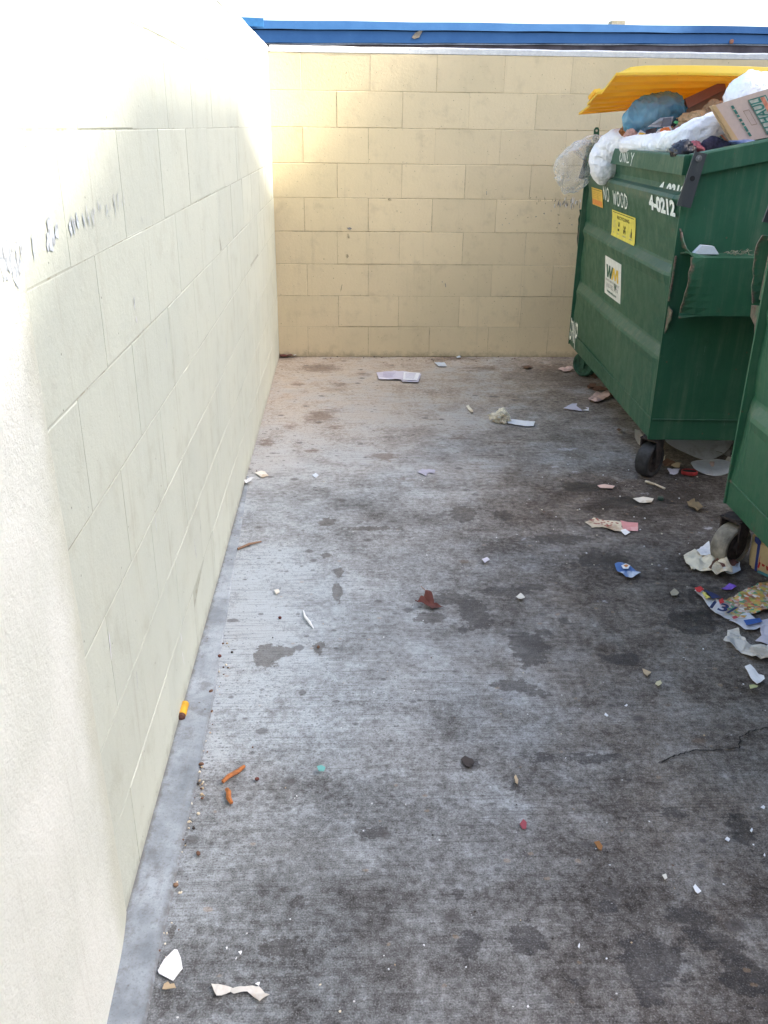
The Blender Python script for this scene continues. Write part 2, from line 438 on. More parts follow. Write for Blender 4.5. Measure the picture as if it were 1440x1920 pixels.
# trowelled concrete strip along the foot of the left wall
def build_strip():
    n = NT('trowelled_concrete')
    a = n.noise(6, 7, 0.65); b = n.noise(70, 4, 0.6)
    st = n.noise(1.0, 4, 0.6, n.map((70, 5, 1)))
    c = n.mix(n.mr(a, 0.3, 0.72), (0.19, 0.215, 0.24), (0.42, 0.465, 0.51))
    c = n.mix(n.math('MULTIPLY', n.mr(st, 0.5, 0.75), 0.35), c, (0.23, 0.225, 0.22))
    v = n.voro(45)
    sel = n.math('GREATER_THAN', n.node('ShaderNodeSeparateColor', {'Color': v.outputs['Color']}).outputs[0], 0.8)
    sp = n.math('MULTIPLY', n.mr(n.math('ADD', v.outputs['Distance'], n.math('MULTIPLY', b, 0.2)), 0.28, 0.17), sel)
    c = n.mix(n.math('MULTIPLY', sp, 0.7), c, (0.09, 0.07, 0.055))
    xx = n.node('ShaderNodeSeparateXYZ', {'Vector': n.co()}).outputs[0]
    dg = n.mr(n.math('ADD', xx, n.math('MULTIPLY', n.math('SUBTRACT', a, 0.5), 0.05)), 0.068, 0.088)
    c = n.mix(n.math('MULTIPLY', dg, n.mr(b, 0.35, 0.6, 0.15, 0.8)), c, (0.12, 0.115, 0.11))
    dg2 = n.mr(n.math('ADD', xx, n.math('MULTIPLY', n.math('SUBTRACT', n.noise(40, 5, 0.7), 0.5), 0.03)), 0.012, 0.0)
    c = n.mix(n.math('MULTIPLY', dg2, 0.7), c, (0.13, 0.12, 0.10))
    c = n.mix(n.mr(n.noise(17, 7, 0.75), 0.50, 0.66, 0, 0.6), c, (0.15, 0.15, 0.15))
    c = n.mix(n.mr(n.noise(240, 3, 0.6), 0.5, 0.7, 0, 0.4), c, (0.14, 0.145, 0.15))
    n.fin(c, 0.7, n.bump(n.math('ADD', b, st), 0.3, 0.0015), spec=0.35)
    bm = bmesh.new()
    N = 90
    rows = []
    for i in range(N + 1):
        y = -5.4 + (5.4 - 2.2) * i / N
        k = min(1.0, max(0.0, (-2.2 - y) / 1.7))
        w = 0.012 + (0.070 + 0.010 * nz((0, y, 0), 2, 1.2) + 0.004 * nz((0, y, 0), 5, 14)) * k + 0.02 * max(0, min(1, (-3.9 - y)))*0.5
        h = 0.0045 * k + 0.0006
        rows.append([bm.verts.new((x, y, z)) for x, z in ((-0.01, h + 0.002), (w * 0.5, h + 0.001), (w - 0.004, h), (w, 0.0003), (w, -0.02))])
    for a_, b_ in zip(rows, rows[1:]):
        for k in range(4): bm.faces.new([a_[k], a_[k + 1], b_[k + 1], b_[k]])
    tag(obj('concrete_strip', bm, n.m, smooth=False), kind='structure')
build_strip()

# hairline crack in the slab
def ribbon(bm, pts, w, up=(0, 0, 1), mi=0):
    """flat strip through pts (3-D), width w (number or per-point list), facing up"""
    up = Vector(up).normalized()
    pts = [Vector(p) for p in pts]
    L = []
    for i, p in enumerate(pts):
        t = (pts[min(i + 1, len(pts) - 1)] - pts[max(i - 1, 0)]).normalized()
        s = up.cross(t).normalized()
        ww = (w[i] if isinstance(w, (list, tuple)) else w) / 2
        L.append((bm.verts.new(p + s * ww), bm.verts.new(p - s * ww)))
    for a, b in zip(L, L[1:]):
        bm.faces.new([a[0], a[1], b[1], b[0]]).material_index = mi

def crackline(lst, w, seed):
    rnd = random.Random(seed)
    bm = bmesh.new()
    pts, ws = [], []
    for (a, b) in zip(lst, lst[1:]):
        for k in range(8):
            t = k / 8
            p = G(a[0] + (b[0] - a[0]) * t, a[1] + (b[1] - a[1]) * t)
            pts.append(Vector((p.x + rnd.uniform(-.0025, .0025), p.y + rnd.uniform(-.003, .003), 0.0034)))
            ws.append(w * rnd.uniform(0.35, 1.25))
    ws[0] = ws[-1] = w * 0.15
    ribbon(bm, pts, ws)
    return tag(obj('floor_crack', bm, flat('crack_dark', (0.025, 0.022, 0.02), 0.95)), kind='structure')
crackline([(1470, 1352), (1440, 1366), (1405, 1373), (1388, 1384), (1384, 1404), (1350, 1408), (1300, 1408), (1262, 1420), (1228, 1436)], 0.0042, 3)

# ------------------------------------------------------------------ block walls
S, B = 0.2032, 0.4064
def block_wall(name, length, first, to_world, mats, thick, seed, rows=9, rel=1.0):
    """blocks as slightly proud bevelled panels on a core; local u along the wall, z up, w out of the face"""
    rnd = random.Random(seed)
    bm = bmesh.new()
    tl = bm.faces.layers.float.new('tone_f')
    H = rows * S
    core = [(0, 0), (length, 0), (length, H), (0, H)]
    a = [bm.verts.new(to_world(u, z, 0)) for u, z in core]
    b = [bm.verts.new(to_world(u, z, -thick)) for u, z in core]
    for q in ([a[0], a[1], a[2], a[3]], b[::-1]): bm.faces.new(q).material_index = 1
    for i in range(4): bm.faces.new([a[i], a[(i + 1) % 4], b[(i + 1) % 4], b[i]]).material_index = 1
    for r in range(rows):
        z0, z1 = r * S, (r + 1) * S
        js = [0.0]
        u = first(r)
        while u < length - 0.02:
            if u > 0.02: js.append(u + rnd.uniform(-0.006, 0.006))
            u += B
        js.append(length)
        for u0, u1 in zip(js, js[1:]):
            g = rnd.choice((0.0003, 0.0005, 0.0009, 0.0013, 0.0018, 0.0024))
            gz0 = rnd.choice((0.0009, 0.0014, 0.002, 0.0028)); gz1 = rnd.choice((0.0008, 0.0012, 0.0018))
            h = (0.0019 + rnd.uniform(-0.0009, 0.0012)) * rel
            e = 0.0022
            ring0 = [(u0 + g, z0 + gz0), (u1 - g, z0 + gz0), (u1 - g, z1 - gz1), (u0 + g, z1 - gz1)]
            ring1 = [(u0 + g + e, z0 + gz0 + e), (u1 - g - e, z0 + gz0 + e), (u1 - g - e, z1 - gz1 - e), (u0 + g + e, z1 - gz1 - e)]
            A = [bm.verts.new(to_world(p, q, -0.001)) for p, q in ring0]
            Am = [bm.verts.new(to_world(p, q, h * 0.62)) for p, q in ring0]
            Bq = [bm.verts.new(to_world(p, q, h + rnd.uniform(-0.0007, 0.0007))) for p, q in ring1]
            tone = rnd.random() ** 2
            fs = [bm.faces.new(Bq)]
            for i in range(4):
                fs.append(bm.faces.new([A[i], A[(i + 1) % 4], Am[(i + 1) % 4], Am[i]]))
                fs.append(bm.faces.new([Am[i], Am[(i + 1) % 4], Bq[(i + 1) % 4], Bq[i]]))
            for f in fs:
                f[tl] = tone
    o = obj(name, bm, mats)
    me = o.data
    src = me.attributes['tone_f']
    vals = np.zeros(len(me.polygons), np.float32); src.data.foreach_get('value', vals)
    at = me.attributes.new('tone', 'FLOAT', 'FACE'); at.data.foreach_set('value', vals)
    return o

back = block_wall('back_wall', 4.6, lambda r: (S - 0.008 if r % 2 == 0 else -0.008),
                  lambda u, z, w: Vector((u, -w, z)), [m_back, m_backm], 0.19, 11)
tag(back, 'cream concrete block wall closing the far end, warm bounce light in its paint colour', 'wall')
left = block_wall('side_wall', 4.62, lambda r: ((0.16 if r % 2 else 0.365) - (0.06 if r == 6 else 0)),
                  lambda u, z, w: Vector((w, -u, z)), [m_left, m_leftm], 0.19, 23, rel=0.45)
tag(left, 'cream concrete block wall down the left side, cool skylight in its paint colour', 'wall')

n = NT('cap_mortar')
f = n.noise(30, 6, 0.7)
m_cap = n.fin(n.mix(n.mr(f, 0.35, 0.7), (0.60, 0.60, 0.60), (0.72, 0.72, 0.71)), 0.8, n.bump(f, 0.5, 0.004), spec=0.3)
def coping(x0, x1, y0, y1, parent, seed):
    bm = bmesh.new()
    N = 60
    lx, ly = x1 - x0, y1 - y0
    alongx = lx > ly
    rows = []
    for i in range(N + 1):
        t = i / N
        j = 0.004 * nz((t * 30, seed, 0), seed, 1.0); k = 0.003 * nz((t * 50, seed, 4), seed, 1.0)
        zt = 9 * S + 0.036 + j
        zb = 9 * S + 0.0015
        if alongx: sec = [(x0 + lx * t, y0 - 0.003 + k, zb), (x0 + lx * t, y0 - 0.002 + k, zt - 0.008), (x0 + lx * t, y0 + 0.012, zt), (x0 + lx * t, y1, zt), (x0 + lx * t, y1, zb)]
        else: sec = [(x1 + 0.003 - k, y0 + ly * t, zb), (x1 + 0.002 - k, y0 + ly * t, zt - 0.008), (x1 - 0.012, y0 + ly * t, zt), (x0, y0 + ly * t, zt), (x0, y0 + ly * t, zb)]
        rows.append([bm.verts.new(p) for p in sec])
    for a, b in zip(rows, rows[1:]):
        for k in range(5): bm.faces.new([a[k], a[(k + 1) % 5], b[(k + 1) % 5], b[k]])
    bm.faces.new(rows[0]); bm.faces.new(rows[-1][::-1])
    obj('coping', bm, m_cap, parent)
coping(0.01, 4.6, 0.0, 0.19, back, 3)
coping(-0.19, 0.0, -4.6, 0.19, left, 7)

# plastered end post of the side wall
def build_post():
    n = NT('rough_plaster')
    a = n.noise(160, 4, 0.7); b = n.noise(28, 6, 0.65); cc = n.noise(4, 5, 0.6)
    st = n.noise(1.0, 5, 0.65, n.map((50, 50, 3)))
    c = n.mix(n.mr(cc, 0.3, 0.7), (0.73, 0.75, 0.68), (0.82, 0.83, 0.77))
    c = n.mix(n.math('MULTIPLY', n.math('MULTIPLY', n.mr(a, 0.5, 0.68), n.mr(b, 0.42, 0.7)), 0.20), c, (0.46, 0.42, 0.33))
    yy = n.node('ShaderNodeSeparateXYZ', {'Vector': n.co()}).outputs[1]
    c = n.mix(n.mr(n.math('ADD', yy, n.math('MULTIPLY', n.math('SUBTRACT', n.noise(7, 6, 0.7), 0.5), 0.16)), -4.70, -4.57), c, (0.62, 0.63, 0.535))
    c = n.mix(n.math('MULTIPLY', n.mr(st, 0.55, 0.75), 0.22), c, (0.42, 0.40, 0.33))
    n.fin(c, 0.85, n.bump(n.math('ADD', a, n.math('MULTIPLY', b, 1.6)), 0.6, 0.004), spec=0.25)
    bm = bmesh.new()
    ny, nzr = 40, 120
    grid = []
    for j in range(nzr + 1):
        z = 1.83 * j / nzr
        row = []
        edge = -4.556 - 0.030 * min(1, z / 1.1) + 0.008 * nz((0, 0, z), 4, 3.5) + 0.004 * nz((0, 0, z), 9, 12)
        for i in range(ny + 1):
            t = i / ny
            y = edge + (-5.5 - edge) * t ** 1.6
            d = edge - y
            k = 1 - math.exp(-d / 0.07)
            x = 0.0026 + 0.010 * k + 0.010 * min(1, d / 0.25) * (1 - 0.5 * z) + 0.0015 * nz((0, y, z), 3, 9) * k
            row.append(bm.verts.new((x, y, z)))
        grid.append(row)
    for a_, b_ in zip(grid, grid[1:]):
        for i in range(ny): bm.faces.new([a_[i], a_[i + 1], b_[i + 1], b_[i]])
    # back of the post: closes to a solid
    bk = [bm.verts.new((-0.30, r[-1].co.y, r[-1].co.z)) for r in (grid[0], grid[-1])]
    bk2 = [bm.verts.new((-0.30, -4.62, z)) for z in (0.0, 1.83)]
    fr = [grid[j][0] for j in range(nzr + 1)]
    en = [grid[j][-1] for j in range(nzr + 1)]
    bm.faces.new([bk[0]] + en + [bk[1]])
    bm.faces.new(grid[-1] + [bk[1], bk2[1]])
    bm.faces.new([bk[0], bk[1], bk2[1], bk2[0]])
    e2 = [bm.verts.new((-0.02, v.co.y - 0.004, v.co.z)) for v in fr]
    for a_, b_, c_, d_ in zip(fr, fr[1:], e2[1:], e2): bm.faces.new([a_, b_, c_, d_])
    o = obj('plaster_post', bm, n.m, smooth=True)
    tag(o, 'rough off white plastered post ending the side wall close to the camera', 'post')
    bm = bmesh.new()
    box(bm, -0.32, 0.02, -5.52, -4.605, 1.835, 1.868, bev=0.006)
    obj('post_cap', bm, m_cap, o)
    return o
post = build_post()

# scuffs, scratches and chipped paint on the walls
JAG = [0]
def jag(bm, c, uax, w, h, rnd, off, vertical=True, mi=0):
    """small ragged flake on a wall: u axis along the wall, z up"""
    n = 11
    vs_ = []
    JAG[0] = (JAG[0] + 1) % 97
    off = Vector(off) + Vector((JAG[0] * 0.9e-5, 0, 0)) if abs(uax[1]) > 0.5 else Vector(off) - Vector((0, JAG[0] * 1.6e-5, 0))
    sk = rnd.uniform(-0.25, 0.25)
    for k in range(n):
        a = 2 * math.pi * k / n
        r = rnd.uniform(0.55, 1.15)
        du = math.cos(a) * w / 2 * r; dz = math.sin(a) * h / 2 * r
        vs_.append(bm.verts.new(Vector(c) + Vector(uax) * (du + sk * dz) + Vector((0, 0, dz)) + Vector(off)))
    f = bm.faces.new(vs_)
    f.material_index = mi
    f.normal_update()
    if f.normal.dot(Vector((1, -1, 0))) < 0: f.normal_flip()

m_scuff = flat('chipped_bluegrey', (0.56, 0.61, 0.67), 0.8, 0.3, 60, 0.4)
m_scuffd = flat('scrape_grey', (0.53, 0.555, 0.585), 0.85, 0.3, 90)
m_scuffw = flat('scrape_white', (0.78, 0.78, 0.82), 0.8, 0.1, 60)
m_scuffb = flat('smudge_brown', (0.44, 0.36, 0.23), 0.9, 0.3, 90)
def postx(y, z):
    d = max(0.0, -4.588 - y)
    return 0.0026 + 0.010 * (1 - math.exp(-d / 0.07)) + 0.010 * min(1, d / 0.25) * (1 - 0.5 * z) + 0.0008

def scuffs_left():
    rnd = random.Random(5)
    bm = bmesh.new()
    U = (0, 1, 0)
    def at(px, py, w, h, mi, x=0.0062):
        p = LX(px, py, 0.0); jag(bm, (x - .0041, p.y, p.z), U, w, h, rnd, (0, 0, 0), mi=mi)
    for px, py, w, h in ((92, 440, .030, .050), (104, 432, .022, .030), (130, 425, .016, .030), (143, 418, .014, .032), (155, 415, .010, .03), (60, 462, .016, .04), (88, 452, .02, .03), (98, 448, .02, .03)):
        at(px, py, w, h, 0)
    for k in range(22):
        px = rnd.uniform(120, 232)
        py = 470 + (px - 20) * (-98 / 210) + rnd.uniform(-12, 14)
        at(px, py, rnd.uniform(.003, .007), rnd.uniform(.012, .04), 1 if rnd.random() < .6 else 0, 0.0063 + 0.0002 * (k % 5))
    for px, py, w, h in ((365, 1032, .006, .09), (290, 980, .005, .05), (375, 985, .005, .06), (396, 1015, .004, .035), (264, 412, .004, .018), (250, 568, .008, .03), (255, 1275, .004, .06), (310, 640, .005, .05)):
        at(px, py, w, h, 1)
    for px, py, w, h in ((204, 1210, .006, .06), (338, 1195, .006, .05), (342, 1235, .005, .06), (372, 120, .004, .12), (376, 160, .004, .09), (254, 600, .007, .02)):
        at(px, py, w, h, 2)
    obj('scuff_marks', bm, [m_scuff, m_scuffd, m_scuffw, m_scuffb], left, norm=False)
    bm = bmesh.new()
    for px, py, w, h in ((8, 478, .05, .05), (22, 492, .03, .06), (38, 480, .022, .05), (30, 510, .02, .05), (5, 505, .03, .035), (48, 468, .012, .035)):
        p = LX(px, py, 0.01); jag(bm, (postx(p.y, p.z), p.y, p.z), U, w, h, rnd, (0, 0, 0))
    for k in range(16):
        p = LX(rnd.uniform(0, 52), rnd.uniform(462, 500), 0.01)
        jag(bm, (postx(p.y, p.z) + .0003, p.y, p.z), U, rnd.uniform(.004, .008), rnd.uniform(.01, .035), rnd, (0, 0, 0), mi=1)
    obj('scuff_marks', bm, [m_scuff, m_scuffd], post, norm=False)
scuffs_left()
def scuffs_back():
    rnd = random.Random(8)
    bm = bmesh.new()
    U = (1, 0, 0)
    def at(px, py, w, h, mi, k=0.0):
        p = W(px, py, 0.0); jag(bm, (p.x, -0.0048 - k, p.z), U, w, h, rnd, (0, 0, 0), mi=mi)
    at(655, 428, .032, .018, 1); at(653, 442, .012, .05, 3, .0003)
    at(651, 480, .02, .03, 3); at(640, 540, .006, .05, 3); at(835, 535, .006, .03, 1); at(829, 528, .006, .012, 1)
    at(912, 362, .005, .03, 1); at(730, 374, .03, .018, 3)
    for k in range(38):
        px = rnd.gauss(1062, 14)
        at(px, 380 + rnd.uniform(-9, 8), rnd.uniform(.003, .006), rnd.uniform(.01, .045), 1 if rnd.random() < .7 else 2, .0001 * (k % 7))
    for k in range(16):
        at(rnd.uniform(985, 1050), 376 + rnd.uniform(-7, 7), rnd.uniform(.003, .006), rnd.uniform(.01, .03), 3, .0001 * (k % 7))
    for k in range(14):
        at(rnd.uniform(920, 1080), rnd.uniform(395, 430), rnd.uniform(.006, .014), rnd.uniform(.004, .012), 1 if rnd.random() < .4 else 3, .0001 * (k % 7))
    for k in range(60):
        at(rnd.uniform(525, 1080), rnd.uniform(120, 655), rnd.uniform(.003, .009), rnd.uniform(.003, .010), 3, .0001 * (k % 7))
    obj('scuff_marks', bm, [m_scuff, flat('scratch_grey', (0.24, 0.235, 0.24), 0.85, 0.3, 90), m_scuffw, m_scuffb], back, norm=False)
scuffs_back()

# ------------------------------------------------------------------ neighbouring building behind the wall
YF = 9.0
def fasc(px, py): return W(px, py, YF)
def lerp_line(a, b, x):
    t = (x - a.x) / (b.x - a.x); return a + (b - a) * t
def build_neighbour():
    n = NT('blue_metal')
    a = n.noise(2.5, 6, 0.65); v = n.noise(30, 4, 0.6)
    c = n.mix(n.mr(a, 0.3, 0.7), (0.042, 0.15, 0.35), (0.06, 0.185, 0.40))
    c = n.mix(n.math('MULTIPLY', n.mr(v, 0.6, 0.75), 0.35), c, (0.10, 0.24, 0.48))
    m_blue = n.fin(c, 0.5, n.bump(a, 0.2, 0.01), spec=0.4)
    m_blue2 = flat('blue_metal_light', (0.07, 0.27, 0.56), 0.45, 0.15, 5)
    m_wood = flat('weathered_beam', (0.17, 0.135, 0.14), 0.85, 0.25, 3, 0.3)
    m_wht = flat('peeling_white', (0.7, 0.7, 0.72), 0.8, 0.1, 20)
    root = empty('neighbour_building', (2, YF, 0))
    tag(root, 'low building behind the back wall with a blue metal fascia', 'building')
    off = Vector((2, YF, 0))
    tl, tr, ml, mr_, bl, br = fasc(500, 38), fasc(1440, 50), fasc(500, 56), fasc(1440, 65), fasc(497, 80), fasc(1440, 82)
    xs = np.linspace(-5.0, 13.0, 37)
    def band(name, l0, r0, l1, r1, y0, y1, mat, jit=0.0, par=root):
        bm = bmesh.new()
        rows = []
        for i, x in enumerate(xs):
            zb = lerp_line(l0, r0, x).z + jit * math.sin(i * 2.3); zt = lerp_line(l1, r1, x).z + jit * math.cos(i * 1.7)
            rows.append([bm.verts.new(Vector(p) - off) for p in ((x, y0, zb), (x, y0 + (0.012 if jit else 0), zt), (x, y1, zt), (x, y1, zb))])
        for a_, b_ in zip(rows, rows[1:]):
            for k in range(4): bm.faces.new([a_[k], a_[(k + 1) % 4], b_[(k + 1) % 4], b_[k]])
        bm.faces.new(rows[0][::-1]); bm.faces.new(rows[-1])
        return obj(name, bm, mat, par)
    band('drip_edge', ml + Vector((0, 0, .012)), mr_ + Vector((0, 0, .012)), tl, tr, YF - 0.03, YF + 0.2, m_blue, 0.004)
    fs = band('fascia', bl, br, ml, mr_, YF, YF + 0.2, m_blue, 0.003)
    wl, wr = fasc(497, 83), fasc(1440, 98)
    band('white_flashing', bl - Vector((0, 0, .02)), br - Vector((0, 0, .02)), bl - Vector((0, 0, .004)), br - Vector((0, 0, .004)), YF + 0.015, YF + 0.1, m_wht, 0.005)
    band('wood_beam', bl - Vector((0, 0, .30)), br - Vector((0, 0, .30)), bl - Vector((0, 0, .024)), br - Vector((0, 0, .024)), YF + 0.05, YF + 0.25, m_wood)
    bm = bmesh.new(); box(bm, -5 - 2, 13 - 2, 0.3, 8, 0, 2.5)
    obj('wall', bm, flat('tan_stucco', (0.5, 0.42, 0.3), 0.9), root)
    bm = bmesh.new()
    zt = min(tl.z, tr.z) - 0.03
    prism(bm, [Vector((-7, 0.21, zt)), Vector((11, 0.21, zt)), Vector((11, 8, zt + 0.25)), Vector((-7, 8, zt + 0.25))], (0, 0, -0.05))
    obj('roof', bm, flat('roof_grey', (0.3, 0.3, 0.3), 0.9), root)
    # bent lighter flashing at the left end, flaking patch, timber offcut on the roof edge
    bm = bmesh.new()
    q = [W(433, 31, YF - .06), W(494, 34, YF - .06), W(494, 50, YF - .06), W(462, 49, YF - .06)]
    prism(bm, [p - off for p in q], (0, 0.02, 0))
    obj('bent_flashing', bm, m_blue2, root)
    bm = bmesh.new()
    q = [W(793, 57, YF - .02), W(786, 57, YF - .02), W(778, 62, YF - .02), (W(772, 70, YF - .02)), W(777, 73, YF - .02), W(786, 70, YF - .02)]
    prism(bm, [p - off for p in q], (0, 0.012, 0))
    obj('flaking_patch', bm, flat('flaking_tan', (0.33, 0.27, 0.2), 0.9), root)
    bm = bmesh.new()
    a_, b_ = W(1147, 45, YF + .05), W(1172, 45, YF + .05)
    box(bm, a_.x - 2, b_.x - 2, 0.05, 0.25, a_.z - 0.05, a_.z + 0.045)
    obj('timber_offcut', bm, flat('pale_timber', (0.55, 0.42, 0.25), 0.8), root)
    bm = bmesh.new()
    p = W(1372, 78, YF - .05) - off
    lathe(bm, [(0.012, -0.03), (0.03, -0.025), (0.034, 0.0), (0.022, 0.012)], p, (0, -1, 0), 12)
    obj('knob', bm, flat('rusty_cap', (0.45, 0.2, 0.12), 0.8), root)
build_neighbour()

# added unseen sun blocker off to the right, gable shaped for the wall shade
XB = 30.0
t_ = XB / SUN.x
py, pz = -2.64 + SUN.y * t_, 1.93 + SUN.z * t_
bm = bmesh.new()
wd = 16.0
gable = [(XB, py - wd, -0.02), (XB, py + wd, -0.02), (XB, py + wd, pz - .303 * wd), (XB, py + 0.82, pz - .303 * 0.82), (XB, py - 1.12, pz - .303 * 0.82), (XB, py - wd, pz - .303 * 0.82 - .36 * (wd - 1.12))]
prism(bm, gable, (9, 0, 0))
sun_blk = obj('gable_sun_blocker', bm, flat('sun_blocker_stucco', (0.55, 0.5, 0.42), 0.9, 0.1, 2))
tag(sun_blk, 'added unseen gable shaped block to the right that shades the enclosure', 'building')

# ------------------------------------------------------------------ dumpsters
def green_paint(name, base, light, rust_amt):
    n = NT(name)
    a = n.noise(2.2, 6, 0.65); b = n.noise(14, 6, 0.7); f = n.noise(120, 4, 0.6)
    st = n.noise(1.0, 5, 0.7, n.map((26, 26, 1.6)))
    c = n.mix(n.mr(a, 0.3, 0.7), base, light)
    # dull film of dust, running down
    c = n.mix(n.math('MULTIPLY', n.math('MULTIPLY', n.mr(st, 0.42, 0.75), n.mr(a, 0.35, 0.7)), 0.40), c, (0.20, 0.22, 0.15))
    c = n.mix(n.math('MULTIPLY', n.mr(b, 0.55, 0.8), 0.35), c, tuple(x * 0.6 for x in base))
    # pale scratches and chips
    sc = n.noise(1.0, 3, 0.6, n.map((120, 120, 9), rot=(0.2, 0.3, 0)))
    c = n.mix(n.math('MULTIPLY', n.math('MULTIPLY', n.mr(sc, 0.66, 0.74), n.mr(b, 0.5, 0.62)), 0.55), c, (0.34, 0.42, 0.36))
    v = n.voro(30)
    sel = n.math('GREATER_THAN', n.node('ShaderNodeSeparateColor', {'Color': v.outputs['Color']}).outputs[0], 0.86)
    ch = n.math('MULTIPLY', n.mr(n.math('ADD', v.outputs['Distance'], n.math('MULTIPLY', f, 0.3)), 0.30, 0.22), sel)
    c = n.mix(n.math('MULTIPLY', ch, 0.7), c, (0.12, 0.075, 0.05))
    # rust
    rn = n.noise(3.5, 8, 0.75, n.map((1, 1, 1), loc=(4, 2, 7)))
    c = n.mix(n.math('MULTIPLY', n.mr(rn, 0.62, 0.72), rust_amt), c, (0.13, 0.075, 0.045))
    ra = n.attr('rust')
    rk = n.mr(n.math('ADD', ra, n.math('MULTIPLY', n.math('SUBTRACT', b, 0.5), 1.1)), 0.45, 0.7)
    c = n.mix(rk, c, n.mix(n.mr(f, 0.35, 0.65), (0.10, 0.06, 0.045), (0.21, 0.15, 0.11)))
    du = n.attr('dust')
    dk = n.mr(n.math('ADD', du, n.math('MULTIPLY', n.math('SUBTRACT', b, 0.5), 0.9)), 0.35, 0.9)
    c = n.mix(n.math('MULTIPLY', dk, 0.75), c, (0.29, 0.28, 0.20))
    rg = n.mr(b, 0.3, 0.7, 0.42, 0.62)
    return n.fin(c, rg, n.bump(n.math('ADD', f, n.math('MULTIPLY', b, 2.0)), 0.18, 0.002), spec=0.45)

m_green = green_paint('green_paint', (0.014, 0.085, 0.044), (0.024, 0.105, 0.054), 0.35)
m_green2 = green_paint('green_paint_worn', (0.026, 0.115, 0.058), (0.036, 0.140, 0.07), 0.8)
m_bar = green_paint('dark_bar_paint', (0.040, 0.045, 0.050), (0.055, 0.058, 0.062), 0.7)
m_rustm = flat('rusty_steel', (0.115, 0.07, 0.05), 0.85, 0.4, 30, 0.4)
m_rubber = flat('caster_tyre', (0.040, 0.040, 0.042), 0.65, 0.3, 25, 0.3)
m_rubber2 = flat('dusty_tyre', (0.30, 0.27, 0.22), 0.9, 0.35, 14, 0.5)
m_fork = flat('caster_steel', (0.045, 0.033, 0.030), 0.7, 0.4, 40, 0.3)
m_gfork = flat('green_caster_steel', (0.025, 0.085, 0.055), 0.6, 0.3, 40, 0.2)
m_inside = flat('bin_inside', (0.022, 0.035, 0.028), 0.85, 0.3, 8)
m_black = flat('ink_black', (0.012, 0.012, 0.012), 0.7)
m_bolt = flat('bolt_grey', (0.16, 0.16, 0.16), 0.5, 0.3, 60)

LEN, DEP, ZB, ZF, SL = 1.85, 1.20, 0.187, 1.345, 0.20     # length, depth, floor height, front rim height, slope of the top

def set_attr(o, name, fn):
    me = o.data
    a = me.attributes.new(name, 'FLOAT', 'POINT')
    a.data.foreach_set('value', np.array([fn(v.co) for v in me.vertices], np.float32))

# front profile (outward offset o towards -x, z)
PROF = [(-0.004, 0.187), (-0.002, 0.275), (-0.004, 0.279), (0.000, 0.50), (0.004, 0.530), (-0.002, 0.545), (-0.026, 0.578), (-0.030, 0.590), (-0.022, 0.70),
        (-0.008, 0.84), (0.004, 0.880), (-0.002, 0.893), (-0.026, 0.921), (-0.030, 0.932), (-0.022, 1.02), (-0.008, 1.10), (0.004, 1.158),
        (0.010, 1.180), (0.002, 1.194), (-0.022, 1.204), (-0.026, 1.225), (-0.016, 1.272)]

